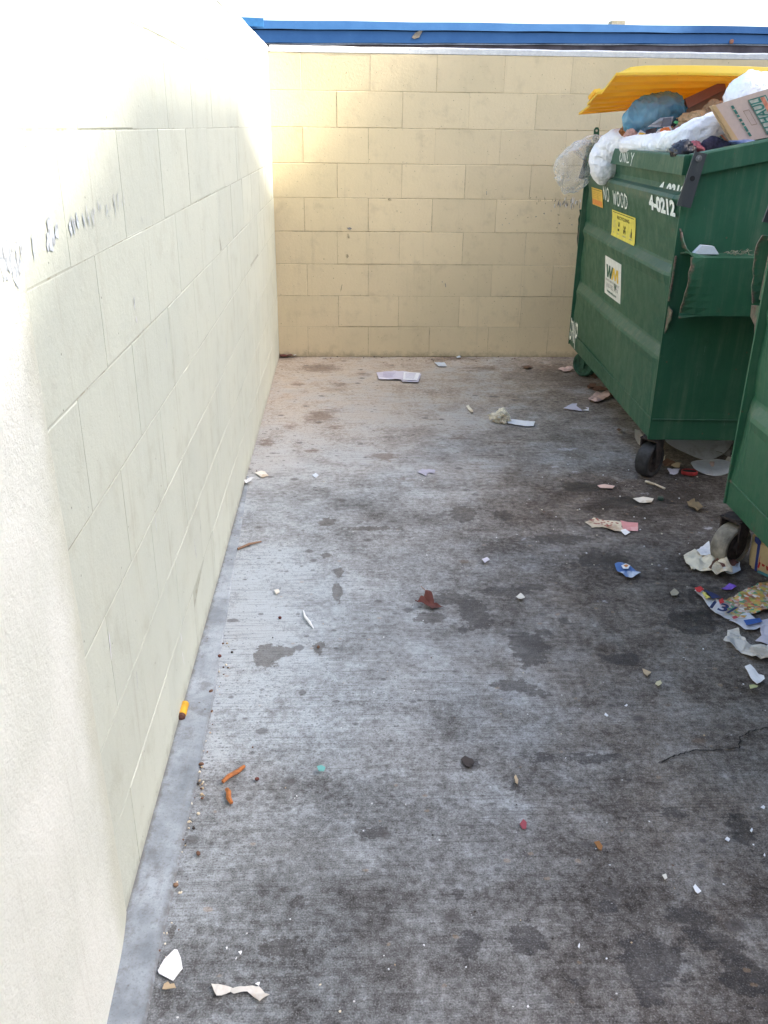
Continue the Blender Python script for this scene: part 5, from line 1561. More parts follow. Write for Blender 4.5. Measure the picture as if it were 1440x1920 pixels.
# ------------------------------------------------------------------ litter on the slab
def litter():
    rnd = random.Random(9)
    # leaflet by the back wall
    o = scrap('leaflet', [(706, 700), (738, 697), (790, 702), (784, 719), (755, 718), (752, 714), (710, 713)], p_lav, 1, 0.005, rag=0.001, thick=0.001)
    c = o.location
    bm = bmesh.new()
    def gp(a, b, z=0.0155): p = G(a, b); return Vector((p.x - c.x, p.y - c.y, z))
    bm.faces.new([bm.verts.new(gp(a, b)) for a, b in ((757, 701.5), (788, 703.5), (782, 717.5), (755.5, 716.5))])
    for k in range(5):
        bm.faces.new([bm.verts.new(gp(a, b, .0163)) for a, b in ((760, 704 + k * 2.2), (780 - k, 705 + k * 2.2), (780 - k, 705.7 + k * 2.2), (760, 704.7 + k * 2.2))]).material_index = 1
    for k in range(4):
        bm.faces.new([bm.verts.new(gp(a, b, .0163)) for a, b in ((718, 702 + k * 2.4), (742 - 2 * k, 702 + k * 2.4), (742 - 2 * k, 702.9 + k * 2.4), (718, 702.9 + k * 2.4))]).material_index = 1
    obj('print', bm, [p_white, flat('violet_ink', (0.42, 0.38, 0.52), 0.7)], o, norm=False)
    T(o, 'unfolded white and lavender printed leaflet near the back wall', 'leaflet')
    T(scrap('paper_scrap', [(814, 681), (833, 681), (838, 689), (822, 688)], p_blue, 2, 0.006), 'bluish paper scrap lying just right of the leaflet by the back wall', 'paper scrap')
    # napkin and strip
    p = G(938, 792)
    T(lump('crumpled_napkin', p + Vector((0, 0, .028)), (0.044, 0.034, 0.034), p_cream, 71, 0.75, 2.6, 5, squash=.003, fine=0.22, smooth=False), 'crumpled cream napkin in the middle of the floor touching a white strip', 'napkin')
    T(scrap('paper_strip', [(948, 787), (1003, 793), (1000, 801), (985, 801), (952, 796)], p_white, 3, 0.004, rag=.001), 'long white paper strip lying against the crumpled napkin', 'paper strip')
    T(scrap('curled_straw', [(874, 764), (879, 763), (888, 775), (885, 777), (879, 771)], p_cream, 4, 0.006, curl=.008), 'curled cream sliver on the floor left of the napkin', 'straw')
    T(scrap('paper_scrap', [(1056, 767), (1072, 759), (1082, 758), (1081, 763), (1092, 773), (1078, 771)], p_lav, 5, 0.005), 'pale lavender torn paper in front of the dumpster', 'paper scrap')
    T(scrap('paper_scrap', [(1091, 771), (1104, 768), (1104, 772)], p_white, 6, 0.003), 'thin white sliver right of the lavender torn paper', 'paper scrap')
    T(scrap('paper_scrap', [(1098, 765), (1104, 766), (1104, 769)], p_white, 16, 0.002), 'tiny white chip above the thin white sliver', 'paper scrap')
    T(scrap('wrapper', [(1103, 750), (1118, 741), (1130, 741), (1142, 737), (1142, 748), (1120, 757), (1104, 755)], p_pink, 7, 0.018, rag=.003), 'crumpled pink and cream wrapper beside the dumpster bottom edge', 'wrapper')
    for k, (a, b) in enumerate(((1118, 733), (1133, 735), (1108, 729), (1146, 744))):
        T(scrap('dead_leaf', [(a - 9, b - 1), (a - 2, b - 4), (a + 9, b - 2), (a + 5, b + 3), (a - 4, b + 3)], p_brown, 20 + k, 0.014, curl=.012), ('curled brown leaf on the pile behind the pink wrapper', 'brown leaf rightmost of the pile behind the pink wrapper', 'brown leaf leftmost of the pile behind the pink wrapper', 'brown leaf under the dumpster edge right of the pink wrapper')[k], 'leaf', 'dead leaves beside the dumpster')
    T(scrap('wrapper', [(1046, 696), (1058, 692), (1072, 690), (1076, 697), (1062, 700)], p_pink, 8, 0.014), 'reddish pink wrapper in front of the far green caster', 'wrapper')
    T(scrap('dead_leaf', [(1100, 700), (1112, 698), (1126, 708), (1116, 712)], p_brown, 9, 0.008), 'brown leaf stuck beneath the dumpster behind the far caster', 'leaf')
    # leaf-like plate leaning on the near caster
    c = G(1203, 838)
    bm = bmesh.new()
    q = [W(1190, 806, c.y), W(1199, 808, c.y), (W(1210, 822, c.y)), W(1213, 829, c.y), W(1207, 839, c.y), W(1196, 832, c.y), W(1190, 820, c.y)]
    prism(bm, [p - c for p in q], (0.004, 0.012, 0))
    o = obj('paper_leaf', bm, p_dirty); o.location = c
    T(o, 'grey white leaf shaped card standing behind the near caster', 'card')
    # things beneath the first dumpster
    def curved_plate(name, px0, px1, y, rz, rx, hgt, seed, tilt, label, mat, lift=0.0):
        a, b = W(*px0, y), W(*px1, y)
        c = (a + b) / 2
        bm = bmesh.new()
        N, Mm = 26, 10
        g = []
        wid = (b - a).length
        for i in range(N + 1):
            r = []
            for j in range(Mm + 1):
                u, v = i / N * 2 - 1, j / Mm * 2 - 1
                k = math.sqrt(max(0, 1 - u * u * .9))
                x = u * wid / 2; yy = v * rx * k
                z = hgt * (u * u * .6 + math.cos(u * 3 + seed) * .25) + tilt * v * k + 0.006 * nz((x, yy, 0), seed, 9)
                r.append(bm.verts.new((x, yy, z)))
            g.append(r)
        for p_, q_ in zip(g, g[1:]):
            for j in range(Mm): bm.faces.new([p_[j], q_[j], q_[j + 1], p_[j + 1]])
        bmesh.ops.solidify(bm, geom=bm.faces[:], thickness=0.004)
        lowest = min(v.co.z for v in bm.verts)
        o = obj(name, bm, mat, smooth=True)
        o.location = (c.x, c.y, 0.004 - lowest + lift)
        return T(o, label, 'plate')
    curved_plate('foam_plate', (1240, 858), (1362, 864), -2.02, 0, 0.085, 0.045, 2, 0.035, 'bent grey foam plate leaning up under the dumpster', p_grey, 0.030)
    curved_plate('foam_plate', (1296, 886), (1372, 882), -2.16, 0, 0.075, 0.012, 4, 0.012, 'whitish foam plate flat on the floor under the dumpster', paper('pale_foam', (0.90, 0.92, 0.95), (0.5, 0.47, 0.45), 0.3))
    p = G(1292, 890)
    bm = bmesh.new()
    lathe(bm, [(0.036, 0.0), (0.036, 0.013), (0.034, 0.015), (0.032, 0.014), (0.031, 0.010), (0.001, 0.0098)], (0, 0, 0), (0, 0.12, 1), 26)
    o = obj('jar_lid', bm, flat('red_lid', (0.36, 0.03, 0.03), 0.45, 0.2, 40)); o.location = p + Vector((0, 0, .005))
    bm = bmesh.new(); lathe(bm, [(0.030, 0.0085), (0.030, 0.0118)], (0, 0, 0), (0, 0.12, 1), 20)
    obj('liner', bm, m_black, o)
    T(o, 'red jar lid lying open side up under the dumpster', 'jar lid')
    T(scrap('paper_scrap', [(1250, 884), (1262, 885), (1274, 884), (1270, 893), (1256, 893)], p_lav, 11, 0.014), 'lavender scrap between near caster and red jar lid', 'paper scrap')
    c = G(1345, 868)
    T(scrap('cardboard_sheet', [(1318, 858), (1336, 842), (1362, 862), (1372, 872), (1350, 874)], paper('grey_card', (0.30, 0.28, 0.26), (0.15, 0.13, 0.12), 0.5), 12, 0.02, lift=0.03, curl=.03), 'grey cardboard sheet under the dumpster behind the foam plates', 'cardboard')
    for k, (a, b, s_) in enumerate(((1252, 872, 12), (1268, 878, 10), (1330, 878, 9), (1366, 872, 10))):
        T(scrap('food_scrap', [(a - s_, b), (a, b - 6), (a + s_, b - 1), (a + s_ * .4, b + 6), (a - s_ * .5, b + 5)], (p_brown, p_tan, p_pink, p_dirty)[k], 30 + k, 0.018, rag=.004), ('brown clump under the dumpster beside the near caster', 'tan scrap under the dumpster left of the red jar lid', 'pinkish scrap under the dumpster above the flat foam plate', 'grey crumpled scrap under the dumpster beside the second bin')[k], 'scrap')
    T(scrap('paper_scrap', [(1240, 862), (1247, 858), (1246, 868), (1240, 874)], p_cream, 36, .01), 'cream chip just right of the near caster fork', 'paper scrap')
    # stick
    bm = bmesh.new()
    a, b, c = G(1210, 905), G(1228, 911), G(1246, 918)
    tube(bm, [Vector((0, 0, .006)), b - a + Vector((0, 0, .008)), c - a + Vector((0, 0, .005))], [.006, .0035, .0045], 8)
    o = obj('stick', bm, p_cream, smooth=True); o.location = a
    T(o, 'pale wooden stick on the floor in front of the near caster', 'stick')
    bm = bmesh.new(); lathe(bm, [(0.001, .012), (.010, .012), (.013, .008), (.013, 0)], (0, 0, 0.001), (0, 0, 1), 16)
    o = obj('bottle_cap', bm, flat('dark_green_cap', (0.03, 0.06, 0.045), 0.5)); o.location = G(1238, 937)
    T(o, 'dark green bottle cap on the floor below the stick', 'bottle cap')
    T(scrap('dry_grass_clump', [(1288, 948), (1300, 945), (1312, 952), (1322, 958), (1308, 962), (1296, 956)], paper('dry_clump', (0.20, 0.155, 0.09), (0.08, 0.06, 0.04), 0.6), 13, 0.022, rag=.006), 'dry brown grass clump on the dark stain between the dumpsters', 'clump')
    T(scrap('paper_scrap', [(1188, 938), (1206, 934), (1226, 938), (1222, 945), (1200, 946)], p_dirty, 14, .005, rag=.004), 'wet white torn wrapper on the dark stain left of the cap', 'wrapper')
    T(scrap('paper_scrap', [(1118, 912), (1132, 909), (1152, 914), (1148, 919), (1126, 917)], p_pink, 15, .005, rag=.003), 'orange pink torn label on the dark stain', 'label')
    # beige dotted wrapper and pink card
    o = scrap('dotted_wrapper', [(1097, 981), (1112, 974), (1134, 978), (1166, 982), (1168, 998), (1150, 999), (1128, 990), (1112, 992)], paper('beige_wrapper', (0.70, 0.62, 0.48), (0.35, 0.2, 0.12), 0.6), 17, .007, rag=.004)
    bm = bmesh.new(); c = o.location
    for k in range(26):
        a = rnd.uniform(1106, 1162); b = 977 + (a - 1106) * .2 + rnd.uniform(0, 11)
        p = G(a, b) - c; p.z = .0165
        bm.faces.new([bm.verts.new(p + Vector((math.cos(t) * .006, math.sin(t) * .005, 0))) for t in (k, k + 1.3, k + 2.6, k + 3.9, k + 5.1)])
    obj('print', bm, flat('brick_dots', (0.33, 0.08, 0.06), 0.7), o, norm=False)
    T(o, 'torn beige wrapper with red dots lying on the dark stain', 'wrapper')
    T(scrap('pink_card', [(1163, 979), (1196, 983), (1196, 998), (1168, 996)], paper('salmon_card', (0.66, 0.30, 0.30), (0.7, 0.5, 0.5), 0.4), 18, .006, rag=.001), 'salmon pink card touching the dotted wrapper', 'card')
    T(scrap('paper_scrap', [(1163, 997), (1172, 995), (1182, 1001), (1172, 1006)], p_white, 19, .004), 'small white square below the pink card', 'paper scrap')
    # blue wrapper
    o = scrap('snack_wrapper', [(1152, 1068), (1160, 1063), (1166, 1061), (1180, 1066), (1200, 1081), (1186, 1087), (1172, 1087), (1158, 1078)], paper('blue_wrapper', (0.10, 0.20, 0.46), (0.62, 0.68, 0.76), 0.9), 21, .012, rag=.002)
    bm = bmesh.new(); c = o.location
    def gq(pts, z, mi): bm.faces.new([bm.verts.new(Vector((G(a, b).x - c.x, G(a, b).y - c.y, z))) for a, b in pts]).material_index = mi
    gq([(1163, 1072), (1172, 1068), (1180, 1072), (1176, 1078), (1167, 1078)], .025, 0); gq([(1167, 1072), (1173, 1070), (1177, 1073), (1172, 1076)], .026, 1)
    obj('print', bm, [p_white, flat('orange_ink_b', (0.6, 0.25, 0.08), 0.6)], o, norm=False)
    T(o, 'blue and white snack wrapper alone on the grey floor', 'wrapper')
    # crumpled cream paper by the second dumpster's caster
    o = scrap('crumpled_paper', [(1279, 1050), (1288, 1042), (1300, 1038), (1322, 1046), (1338, 1056), (1352, 1066), (1366, 1078), (1368, 1092), (1352, 1090), (1330, 1082), (1318, 1078), (1306, 1072), (1296, 1074)], p_cream, 22, .030, rag=.004, freq=16)
    T(o, 'large crumpled cream paper in front of the dusty caster', 'paper')
    T(scrap('napkin', [(1304, 1042), (1312, 1034), (1326, 1030), (1334, 1046), (1328, 1056), (1312, 1050)], p_white, 23, .022, lift=.02), 'white napkin lying on the crumpled cream paper', 'napkin')
    T(scrap('wet_leaf', [(1340, 1066), (1354, 1058), (1372, 1062), (1384, 1070), (1368, 1078), (1350, 1078)], paper('maroon_scrap', (0.16, 0.075, 0.06), (0.08, 0.05, 0.04), 0.5), 24, .02, lift=.02), 'maroon scrap at the foot of the dusty caster', 'scrap')
    T(scrap('plastic_tie', [(1326, 1082), (1332, 1070), (1344, 1064), (1346, 1066), (1334, 1074), (1329, 1084)], p_brown, 25, .004, lift=.035), 'dark curved stem lying across the crumpled cream paper', 'stem')
    T(scrap('foil_scrap', [(1352, 1080), (1362, 1070), (1384, 1068), (1386, 1078), (1372, 1087), (1358, 1086)], p_blue, 26, .02, lift=.012), 'bluish white foil scrap beside the maroon scrap', 'foil')
    T(scrap('purple_scrap', [(1351, 1108), (1360, 1103), (1368, 1100), (1380, 1106), (1370, 1111)], flat('purple_plastic', (0.20, 0.10, 0.55), 0.5, 0.2, 40), 27, .008), 'purple plastic scrap between the crumpled paper and the flyer', 'scrap')
    # food carton behind the caster of the second dumpster
    c = G(1440, 1078)
    bm = bmesh.new()
    bw = W(1404, 1070, c.y + .02); tw = W(1406, 1030, c.y + .02)
    a = G(1404, 1066); b_ = G(1460, 1092)
    d = (b_ - a); d.z = 0
    hgt = 0.125
    prism(bm, [Vector((0, 0, 0.002)), d + Vector((0, 0, .002)), d + Vector((-.01, .01, hgt)), Vector((.005, .02, hgt - .02))], Vector((0.03, 0.07, 0)))
    bmesh.ops.bevel(bm, geom=bm.edges[:], offset=.008, segments=2, affect='EDGES')
    o = obj('food_bag', bm, paper('tan_food_bag', (0.62, 0.47, 0.26), (0.5, 0.34, 0.18), 0.3)); o.location = a
    bm = bmesh.new()
    nrm = d.cross(Vector((0, 0, 1))).normalized()
    def fb(x, y, l=.004): return d * x + Vector((.006 * y, .02 * y, y * hgt)) + nrm * l
    bm.faces.new([bm.verts.new(fb(x, y)) for x, y in ((.20, .04), (.29, .04), (.27, .90), (.16, .98), (.05, .98), (.06, .84), (.17, .78))]).material_index = 0
    for pts in ([(.32, .16), (.37, .56)], [(.37, .56), (.46, .26)], [(.46, .26), (.54, .60)], [(.54, .60), (.62, .2)], [(.68, .2), (.72, .5)], [(.73, .62), (.74, .70)]):
        strokes(bm, [pts], .075, lambda x, y: fb(x, y, .005), rnd, 1)
    bm.faces.new([bm.verts.new(fb(x, y, .0045)) for x, y in ((.30, .02), (.98, .02), (.98, .10), (.34, .10))]).material_index = 2
    obj('print', bm, [flat('bag_blue', (0.03, 0.05, 0.22), 0.6), flat('bag_red', (0.5, 0.04, 0.03), 0.6), flat('bag_teal', (0.08, 0.25, 0.28), 0.6)], o, norm=False)
    T(o, 'tan food bag with red brush lettering behind the dusty caster', 'food bag')
    # flyer
    fl = [(1302, 1112), (1312, 1110), (1320, 1116), (1336, 1122), (1348, 1132), (1362, 1128), (1376, 1122), (1390, 1114), (1398, 1108), (1420, 1098), (1470, 1090), (1480, 1140), (1434, 1150), (1408, 1156), (1394, 1164), (1364, 1164), (1340, 1152), (1326, 1138), (1316, 1122)]
    n = NT('grocery_flyer')
    v = n.voro(85); h = n.noise(16, 4, 0.6)
    cr_ = n.ramp(n.node('ShaderNodeSeparateColor', {'Color': v.outputs['Color']}).outputs[0], [(0, (0.62, 0.16, 0.05)), (0.22, (0.75, 0.72, 0.68)), (0.4, (0.25, 0.08, 0.04)), (0.55, (0.5, 0.55, 0.14)), (0.72, (0.7, 0.30, 0.08)), (0.85, (0.12, 0.33, 0.2))])
    wm_ = n.mr(n.math('ADD', n.node('ShaderNodeSeparateXYZ', {'Vector': n.co()}).outputs[0], n.math('MULTIPLY', n.math('SUBTRACT', h, 0.5), 0.12)), -0.075, -0.035)
    c_ = n.mix(wm_, (0.70, 0.71, 0.76), cr_)
    o = scrap('grocery_flyer', fl, n.fin(c_, 0.55, n.bump(h, 0.2, .003)), 28, .010, rag=.002, cuts=4)
    bm = bmesh.new(); c = o.location
    def fq(pts, z, mi): bm.faces.new([bm.verts.new(Vector((G(a, b).x - c.x, G(a, b).y - c.y, z))) for a, b in pts]).material_index = mi
    fq([(1301, 1112), (1312, 1109), (1318, 1115), (1310, 1121), (1304, 1119)], .021, 0)
    fq([(1320, 1116), (1338, 1123), (1350, 1130), (1334, 1133), (1322, 1124)], .021, 1)
    fq([(1314, 1121), (1322, 1120), (1332, 1130), (1322, 1133)], .021, 2)
    fq([(1345, 1136), (1353, 1132), (1356, 1140), (1348, 1143)], .0215, 0)
    gx, gy = G(1348, 1151), G(1362, 1158)
    ud = (G(1372, 1153) - G(1338, 1143)); ud.z = 0; ud.normalize(); vd = Vector((-ud.y, ud.x, 0))
    pc = G(1350, 1150) - c
    text_mesh(bm, '13/', 0.075, lambda x, y: Vector((pc.x, pc.y, .0225)) + ud * x + vd * y, 1, .002, 0.9)
    obj('print', bm, [flat('flyer_red', (0.6, 0.05, 0.05), 0.6), flat('flyer_navy', (0.03, 0.04, 0.12), 0.6), flat('flyer_yellow', (0.7, 0.6, 0.15), 0.6)], o, norm=False)
    T(o, 'colourful grocery flyer with food pictures beside the nearer dumpster', 'flyer')
    o = scrap('coupon_strip', [(1366, 1166), (1388, 1158), (1404, 1156), (1424, 1170), (1430, 1178), (1412, 1186), (1398, 1184), (1382, 1174)], paper('coupon_paper', (0.66, 0.68, 0.75)), 29, .008)
    bm = bmesh.new(); c = o.location
    fq([(1392, 1172), (1422, 1168), (1428, 1175), (1398, 1182)], .0185, 0); fq([(1370, 1166), (1378, 1163), (1382, 1168), (1374, 1170)], .0185, 1)
    obj('print', bm, [flat('coupon_blue', (0.05, 0.13, 0.42), 0.6), flat('coupon_red', (0.55, 0.08, 0.1), 0.6)], o, norm=False)
    T(o, 'coupon strip with a blue band hanging below the grocery flyer', 'coupon')
    T(scrap('paper_sheet', [(1420, 1170), (1440, 1164), (1480, 1168), (1480, 1218), (1440, 1212), (1414, 1206), (1428, 1196)], p_lav, 40, .008, rag=.003), 'pale lavender sheet at the right edge below the flyer', 'paper')
    T(scrap('tissue', [(1354, 1210), (1364, 1204), (1362, 1192), (1370, 1186), (1380, 1188), (1384, 1198), (1404, 1212), (1430, 1216), (1460, 1222), (1470, 1250), (1436, 1246), (1410, 1240), (1390, 1228), (1374, 1216)], p_tissue, 41, .024, rag=.005, freq=18), 'dirty torn tissue below the lavender sheet at the right', 'tissue')
    T(scrap('folded_paper', [(1394, 1258), (1404, 1256), (1412, 1262), (1420, 1272), (1430, 1276), (1432, 1282), (1418, 1290), (1410, 1284)], p_white, 42, .012, rag=.001), 'small folded white paper near the right edge below the tissue', 'paper')
    T(scrap('food_crumb', [(1404, 1294), (1412, 1291), (1420, 1294), (1417, 1299), (1406, 1299)], paper('green_crumb', (0.50, 0.52, 0.26), (0.6, 0.55, 0.4), 0.5), 43, .010), 'greenish food crumb just under the folded white paper', 'crumb')
    # left side bits
    T(scrap('crumpled_paper', [(458, 907), (466, 902), (476, 901), (479, 905), (470, 911), (461, 911)], p_white, 44, .020), 'crumpled white scrap against the foot of the side wall', 'paper scrap')
    T(scrap('paper_scrap', [(478, 889), (490, 886), (498, 887), (504, 894), (492, 898)], p_dirty, 45, .004), 'pale beige torn scrap next to the crumpled white scrap by the side wall', 'paper scrap')
    T(scrap('paper_scrap', [(584, 893), (592, 890), (598, 893), (592, 898)], p_blue, 46, .004), 'small bluish scrap on the pale floor patch', 'paper scrap')
    T(scrap('torn_tissue', [(784, 887), (792, 880), (800, 883), (806, 880), (818, 884), (812, 891), (804, 887), (796, 893)], paper('faded_lavender', (0.46, 0.44, 0.53), (0.3, 0.29, 0.32), 0.8), 47, .003, lift=.003, rag=.008, thick=.0006), 'thin torn lavender tissue in the middle of the floor', 'tissue')
    # twig
    bm = bmesh.new(); a, b = G(446, 1032), G(490, 1018)
    tube(bm, [Vector((0, 0, .006)), (b - a) * .5 + Vector((0, .004, .009)), b - a + Vector((0, 0, .006))], [.0045, .005, .003], 6)
    o = obj('twig', bm, p_twig); o.location = a
    T(o, 'reddish brown twig on the floor near the side wall', 'twig')
    bm = bmesh.new(); a = G(569, 1147)
    tube(bm, [G(x, y) - a + Vector((0, 0, z)) for x, y, z in ((569, 1147, .004), (572, 1160, .008), (580, 1170, .008), (588, 1180, .004))], [.002, .004, .0045, .0015], 6)
    o = obj('plastic_straw', bm, p_white); o.location = a
    T(o, 'bent thin white plastic strip on the grey floor', 'plastic strip')
    # dry maple leaf with stem
    o = scrap('dead_leaf', [(777, 1144), (790, 1134), (796, 1126), (806, 1123), (812, 1128), (815, 1134), (830, 1143), (817, 1142), (811, 1149), (805, 1142), (792, 1142)], p_red, 48, .026, curl=.022, rag=.002, freq=26)
    bm = bmesh.new(); c = o.location
    tube(bm, [G(x, y) - c + Vector((0, 0, z)) for x, y, z in ((806, 1126, .02), (798, 1119, .022), (789, 1112, .026))], [.0018, .0015, .0012], 5)
    obj('stem', bm, p_twig, o)
    T(o, 'dark red dried lobed leaf with its stem beside a wet patch', 'leaf')
    T(scrap('dead_leaf', [(866, 1425), (874, 1420), (886, 1424), (893, 1433), (884, 1442), (872, 1438)], paper('wet_leaf', (0.060, 0.048, 0.044), (0.03, 0.025, 0.023), 0.7), 49, .0015, lift=.003, rag=.004, thick=.0006), 'dark wet leaf flattened on the foreground floor', 'leaf')
    T(scrap('dead_leaf', [(1113, 1582), (1122, 1580), (1130, 1592), (1128, 1599), (1120, 1594)], paper('orange_leaf', (0.30, 0.14, 0.05), (0.25, 0.12, 0.05), 0.5), 50, .005), 'small orange leaf on the foreground floor', 'leaf')
    T(scrap('petal', [(975, 1548), (982, 1540), (988, 1545), (985, 1557), (978, 1558)], paper('crimson_petal', (0.32, 0.07, 0.09), (0.22, 0.06, 0.07), 0.4), 51, .004), 'crimson petal on the foreground floor', 'petal')
    T(scrap('wood_chip', [(962, 1460), (966, 1456), (970, 1466), (969, 1474), (965, 1472)], p_tan, 52, .004), 'tan wood chip above the crimson petal', 'wood chip')
    # lighter
    a, b = G(340, 1354), G(348, 1324)
    d = (b - a); d.z = 0; L_ = d.length
    o = empty('crayon', a + Vector((0, 0, .010)))
    bm = bmesh.new(); tube(bm, [d * .22, d * .95, d], [.0105, .0105, .008], 12)
    obj('barrel', bm, flat('crayon_yellow', (0.75, 0.40, 0.03), 0.5), o)
    bm = bmesh.new(); tube(bm, [d * 0, d * .06, d * .215], [.004, .0095, .010], 12)
    obj('tip', bm, flat('crayon_dark', (0.11, 0.045, 0.03), 0.6), o)
    T(o, 'short yellow stub with a dark brown tip against the side wall', 'crayon')
    # carrot sticks
    for nm, (x0, y0), (x1, y1), lab in (('carrot_stick', (418, 1471), (459, 1441), 'longer orange carrot stick pointing up right near the concrete strip'), ('carrot_stick', (425, 1484), (434, 1510), 'shorter orange carrot stick just below the longer one')):
        a, b = G(x0, y0), G(x1, y1); d = b - a; s_ = Vector((-d.y, d.x, 0)).normalized()
        bm = bmesh.new()
        tube(bm, [Vector((0, 0, .008)), d * .3 + s_ * .002 + Vector((0, 0, .009)), d * .7 - s_ * .002 + Vector((0, 0, .009)), d + Vector((0, 0, .007))], [.0045, .0060, .0062, .0045], 5)
        for v_ in bm.verts: v_.co += Vector((nz(v_.co, 4, 60), nz(v_.co, 5, 60), nz(v_.co, 6, 60))) * .0012
        o = obj(nm, bm, flat('carrot', (0.40, 0.135, 0.035), 0.6, 0.2, 60, 0.2)); o.location = a
        T(o, lab, 'carrot', 'carrot sticks')
    T(scrap('wrapper', [(594, 1444), (602, 1442), (609, 1446), (606, 1453), (597, 1452)], paper('teal_wrapper', (0.16, 0.42, 0.40), (0.6, 0.68, 0.68), 0.6), 53, .008), 'tiny teal wrapper on the grey foreground floor', 'wrapper')
    # white card and tissue strip at the bottom left
    T(scrap('white_card', [(327, 1784), (333, 1785), (339, 1800), (343, 1820), (325, 1844), (298, 1830), (297, 1825), (308, 1803)], p_white, 54, .0025, rag=.0006, thick=.002), 'clean white five sided card at the bottom left', 'card')
    T(scrap('tissue_strip', [(402, 1858), (414, 1853), (428, 1858), (440, 1855), (462, 1858), (478, 1853), (488, 1853), (494, 1865), (505, 1871), (486, 1879), (474, 1870), (462, 1868), (446, 1864), (432, 1866), (420, 1875), (408, 1870)], p_tissue, 55, .007, rag=.007, freq=30, lift=.003), 'torn white tissue strip curving across the bottom left floor', 'tissue')
    T(scrap('bread_crumb', [(306, 1850), (316, 1846), (318, 1854), (328, 1851), (332, 1860), (318, 1862), (306, 1860)], p_tan, 56, .010, rag=.002), 'tan crumbling bread bit below the white card', 'bread crumb')
    T(scrap('paper_scrap', [(1300, 1668), (1304, 1663), (1312, 1675), (1306, 1680), (1301, 1675)], p_white, 57, .004), 'small white pointed scrap on the bottom right floor', 'paper scrap')
    T(scrap('paper_scrap', [(1240, 1644), (1248, 1643), (1252, 1650), (1246, 1653)], p_dirty, 58, .003), 'pale beige scrap up left of the white pointed scrap', 'paper scrap')
    T(scrap('paper_scrap', [(904, 1052), (912, 1049), (917, 1058), (908, 1061)], p_lav, 59, .010), 'crumpled lilac scrap on the middle floor', 'paper scrap')
    T(scrap('foil_scrap', [(967, 1124), (976, 1118), (984, 1124), (976, 1131)], p_dirty, 60, .012), 'crumpled silvery scrap at the end of the wet patch', 'foil')
    T(scrap('paper_scrap', [(514, 1110), (522, 1108), (525, 1114), (518, 1118)], p_dirty, 61, .004), 'pale round scrap left of the white plastic strip', 'paper scrap')
    T(scrap('pebble', [(1229, 1282), (1236, 1280), (1241, 1286), (1234, 1291), (1229, 1287)], paper('yellow_pebble', (0.58, 0.53, 0.34)), 62, .006), 'pale yellow pebble right of the dark stains', 'pebble')
    T(scrap('dead_leaf', [(1204, 1256), (1216, 1262), (1222, 1264), (1214, 1271), (1208, 1266)], p_tan, 63, .006), 'small frayed tan leaf above the pale yellow pebble', 'leaf')
    T(scrap('pebble', [(1256, 1115), (1264, 1110), (1274, 1116), (1268, 1121), (1258, 1120)], paper('stone_tan', (0.40, 0.36, 0.27)), 64, .008), 'flat tan stone on the dark stain left of the flyer', 'stone')
    T(scrap('nut', [(1155, 810), (1160, 806), (1166, 811), (1160, 815)], p_brown, 65, .016), 'round brown clump in front of the dumpster front', 'clump')
    T(scrap('dead_leaf', [(978, 690), (990, 687), (1000, 690), (988, 694)], p_brown, 66, .010), 'brown leaf near the back wall left of the far caster', 'leaf')
    T(scrap('red_leaves', [(522, 668), (536, 663), (548, 666), (560, 666), (545, 671), (528, 671)], p_red, 67, .012, rag=.006), 'dark red leaf litter in the corner of the two walls', 'leaf')
    T(scrap('paper_scrap', [(546, 668), (556, 665), (560, 667), (552, 670)], p_white, 68, .008), 'white bit beside the red leaves in the wall corner', 'paper scrap')
    T(scrap('paper_scrap', [(855, 671), (862, 669), (864, 672), (857, 673)], p_blue, 69, .006), 'tiny blue bit at the foot of the back wall', 'paper scrap')
    for k, (a, b, lab) in enumerate(((412, 1233, 'red berry on the concrete strip edge'), (525, 1161, 'red berry left of the white plastic strip'), (482, 1464, 'red brown berry right of the carrot sticks'), (330, 1663, 'red brown berry at the edge of the concrete strip in the foreground'))):
        o = lump('berry', G(a, b) + Vector((0, 0, .006)), (.0055, .005, .0045), p_red if k < 3 else p_twig, 80 + k, .2, 2, 2)
        T(o, lab, 'berry', 'fallen red berries')
    for k, (a, b, lab) in enumerate(((378, 1436, 'brown seed pod on the concrete strip above the carrot sticks'), (396, 1299, 'brown seed pod on the strip right of the yellow stub'), (597, 1216, 'dark seed husk beside the wet patch'), (372, 1604, 'brown husk right of the concrete strip in the foreground'))):
        o = lump('seed_pod', G(a, b) + Vector((0, 0, .006)), (.0065, .0045, .004), p_brown, 90 + k, .25, 2, 2, rot=(0, 0, k * 40))
        T(o, lab, 'seed pod', 'fallen seed pods')
    for k, (a, b, s_) in enumerate(((1430, 1517, 5), (1408, 1561, 5), (1364, 1577, 6), (1432, 1607, 4), (1092, 1872, 0), (1085, 1778, 5), (1136, 1345, 5), (1174, 1326, 4), (452, 1790, 5), (484, 1848, 6), (425, 1780, 4), (443, 1800, 3))):
        if not s_: continue
        s_ *= 0.75
        q = [(a - s_, b), (a, b - s_ * rnd.uniform(.8, 1.3)), (a + s_ * .8, b - 1), (a + s_ * .3, b + s_ * rnd.uniform(.6, 1))]
        T(scrap('paper_chip', q, p_white, 100 + k, .003), 'small white paper chip on the foreground floor', 'paper chip', 'small white paper chips')
litter()

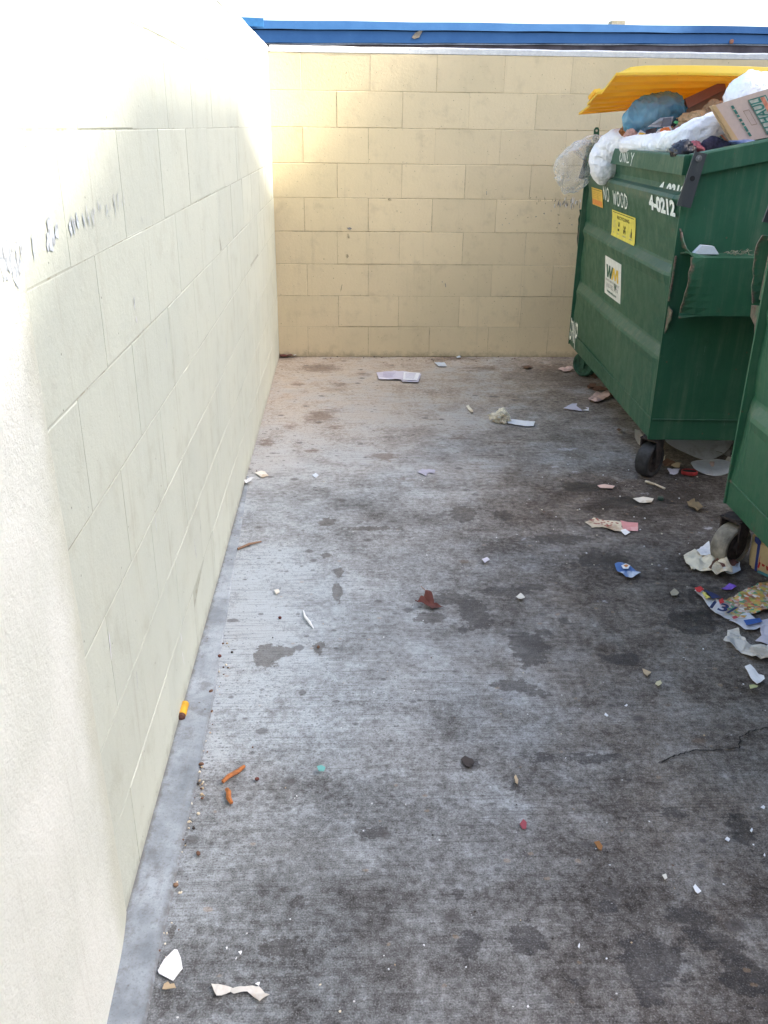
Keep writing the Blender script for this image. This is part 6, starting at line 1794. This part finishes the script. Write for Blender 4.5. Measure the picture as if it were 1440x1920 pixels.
# crumbs and specks too many to count
def crumbs():
    rnd = random.Random(77)
    mats_ = [p_white, p_cream, p_brown, p_tan, p_red, flat('crumb_dark', (0.05, 0.04, 0.035), 0.9)]
    bm = bmesh.new()
    def bit(x, y, s_, mi):
        n_ = rnd.choice((4, 5, 6)); h = s_ * rnd.uniform(.25, .6)
        a0 = rnd.uniform(0, 6.28); el = rnd.uniform(.5, 1)
        lo, hi = [], []
        for k in range(n_):
            a = 2 * math.pi * k / n_
            dx, dy = math.cos(a) * s_ * rnd.uniform(.7, 1.2), math.sin(a) * s_ * el * rnd.uniform(.7, 1.2)
            X, Y = dx * math.cos(a0) - dy * math.sin(a0), dx * math.sin(a0) + dy * math.cos(a0)
            lo.append(bm.verts.new((x + X, y + Y, .0015))); hi.append(bm.verts.new((x + X * .7, y + Y * .7, .002 + h)))
        fs = [bm.faces.new(hi)] + [bm.faces.new([lo[k], lo[(k + 1) % n_], hi[(k + 1) % n_], hi[k]]) for k in range(n_)]
        for f in fs: f.material_index = mi
    def pxbit(a, b, s_, mi):
        p = G(a, b); bit(p.x, p.y, s_, mi)
    for k in range(110):
        a, b = rnd.uniform(450, 1430), rnd.uniform(690, 1900)
        if a < 520 - .274 * (b - 670) + 60: continue
        if a > 1050 and b < 880: continue
        pxbit(a, b, rnd.choice((.0015, .002, .0025, .003)), rnd.choice((0, 0, 1, 2, 3, 5, 5, 0)))
    for k in range(70):
        pxbit(rnd.uniform(980, 1340), rnd.uniform(850, 1060), rnd.choice((.002, .003, .004)), rnd.choice((0, 0, 1, 2, 5)))
    for k in range(70):
        b = rnd.uniform(690, 1880); x = 520 - .274 * (b - 670)
        pxbit(x + 3 + abs(rnd.gauss(0, 7)), b, rnd.choice((.002, .003, .004)), rnd.choice((2, 2, 5, 3, 1, 4)))
    for k in range(60):
        b = rnd.uniform(1150, 1850)
        p = G(365, b); bit(rnd.gauss(.085, .012), p.y, rnd.choice((.002, .003, .005)), rnd.choice((1, 1, 2, 5, 3)))
    for k in range(14):
        a, b = rnd.gauss(378, 6), rnd.uniform(1400, 1500)
        pxbit(a, b, rnd.choice((.002, .003, .004)), rnd.choice((1, 3, 3, 2)))
    for k in range(60):
        pxbit(rnd.uniform(530, 1070), 668 + abs(rnd.gauss(1, 4)), rnd.choice((.003, .004, .006)), rnd.choice((2, 5, 5, 4, 3)))
    o = obj('floor_crumbs', bm, mats_, norm=False)
    tag(o, 'scattered crumbs, grit and specks lying all over the concrete floor', 'crumbs', kind='stuff')
crumbs()
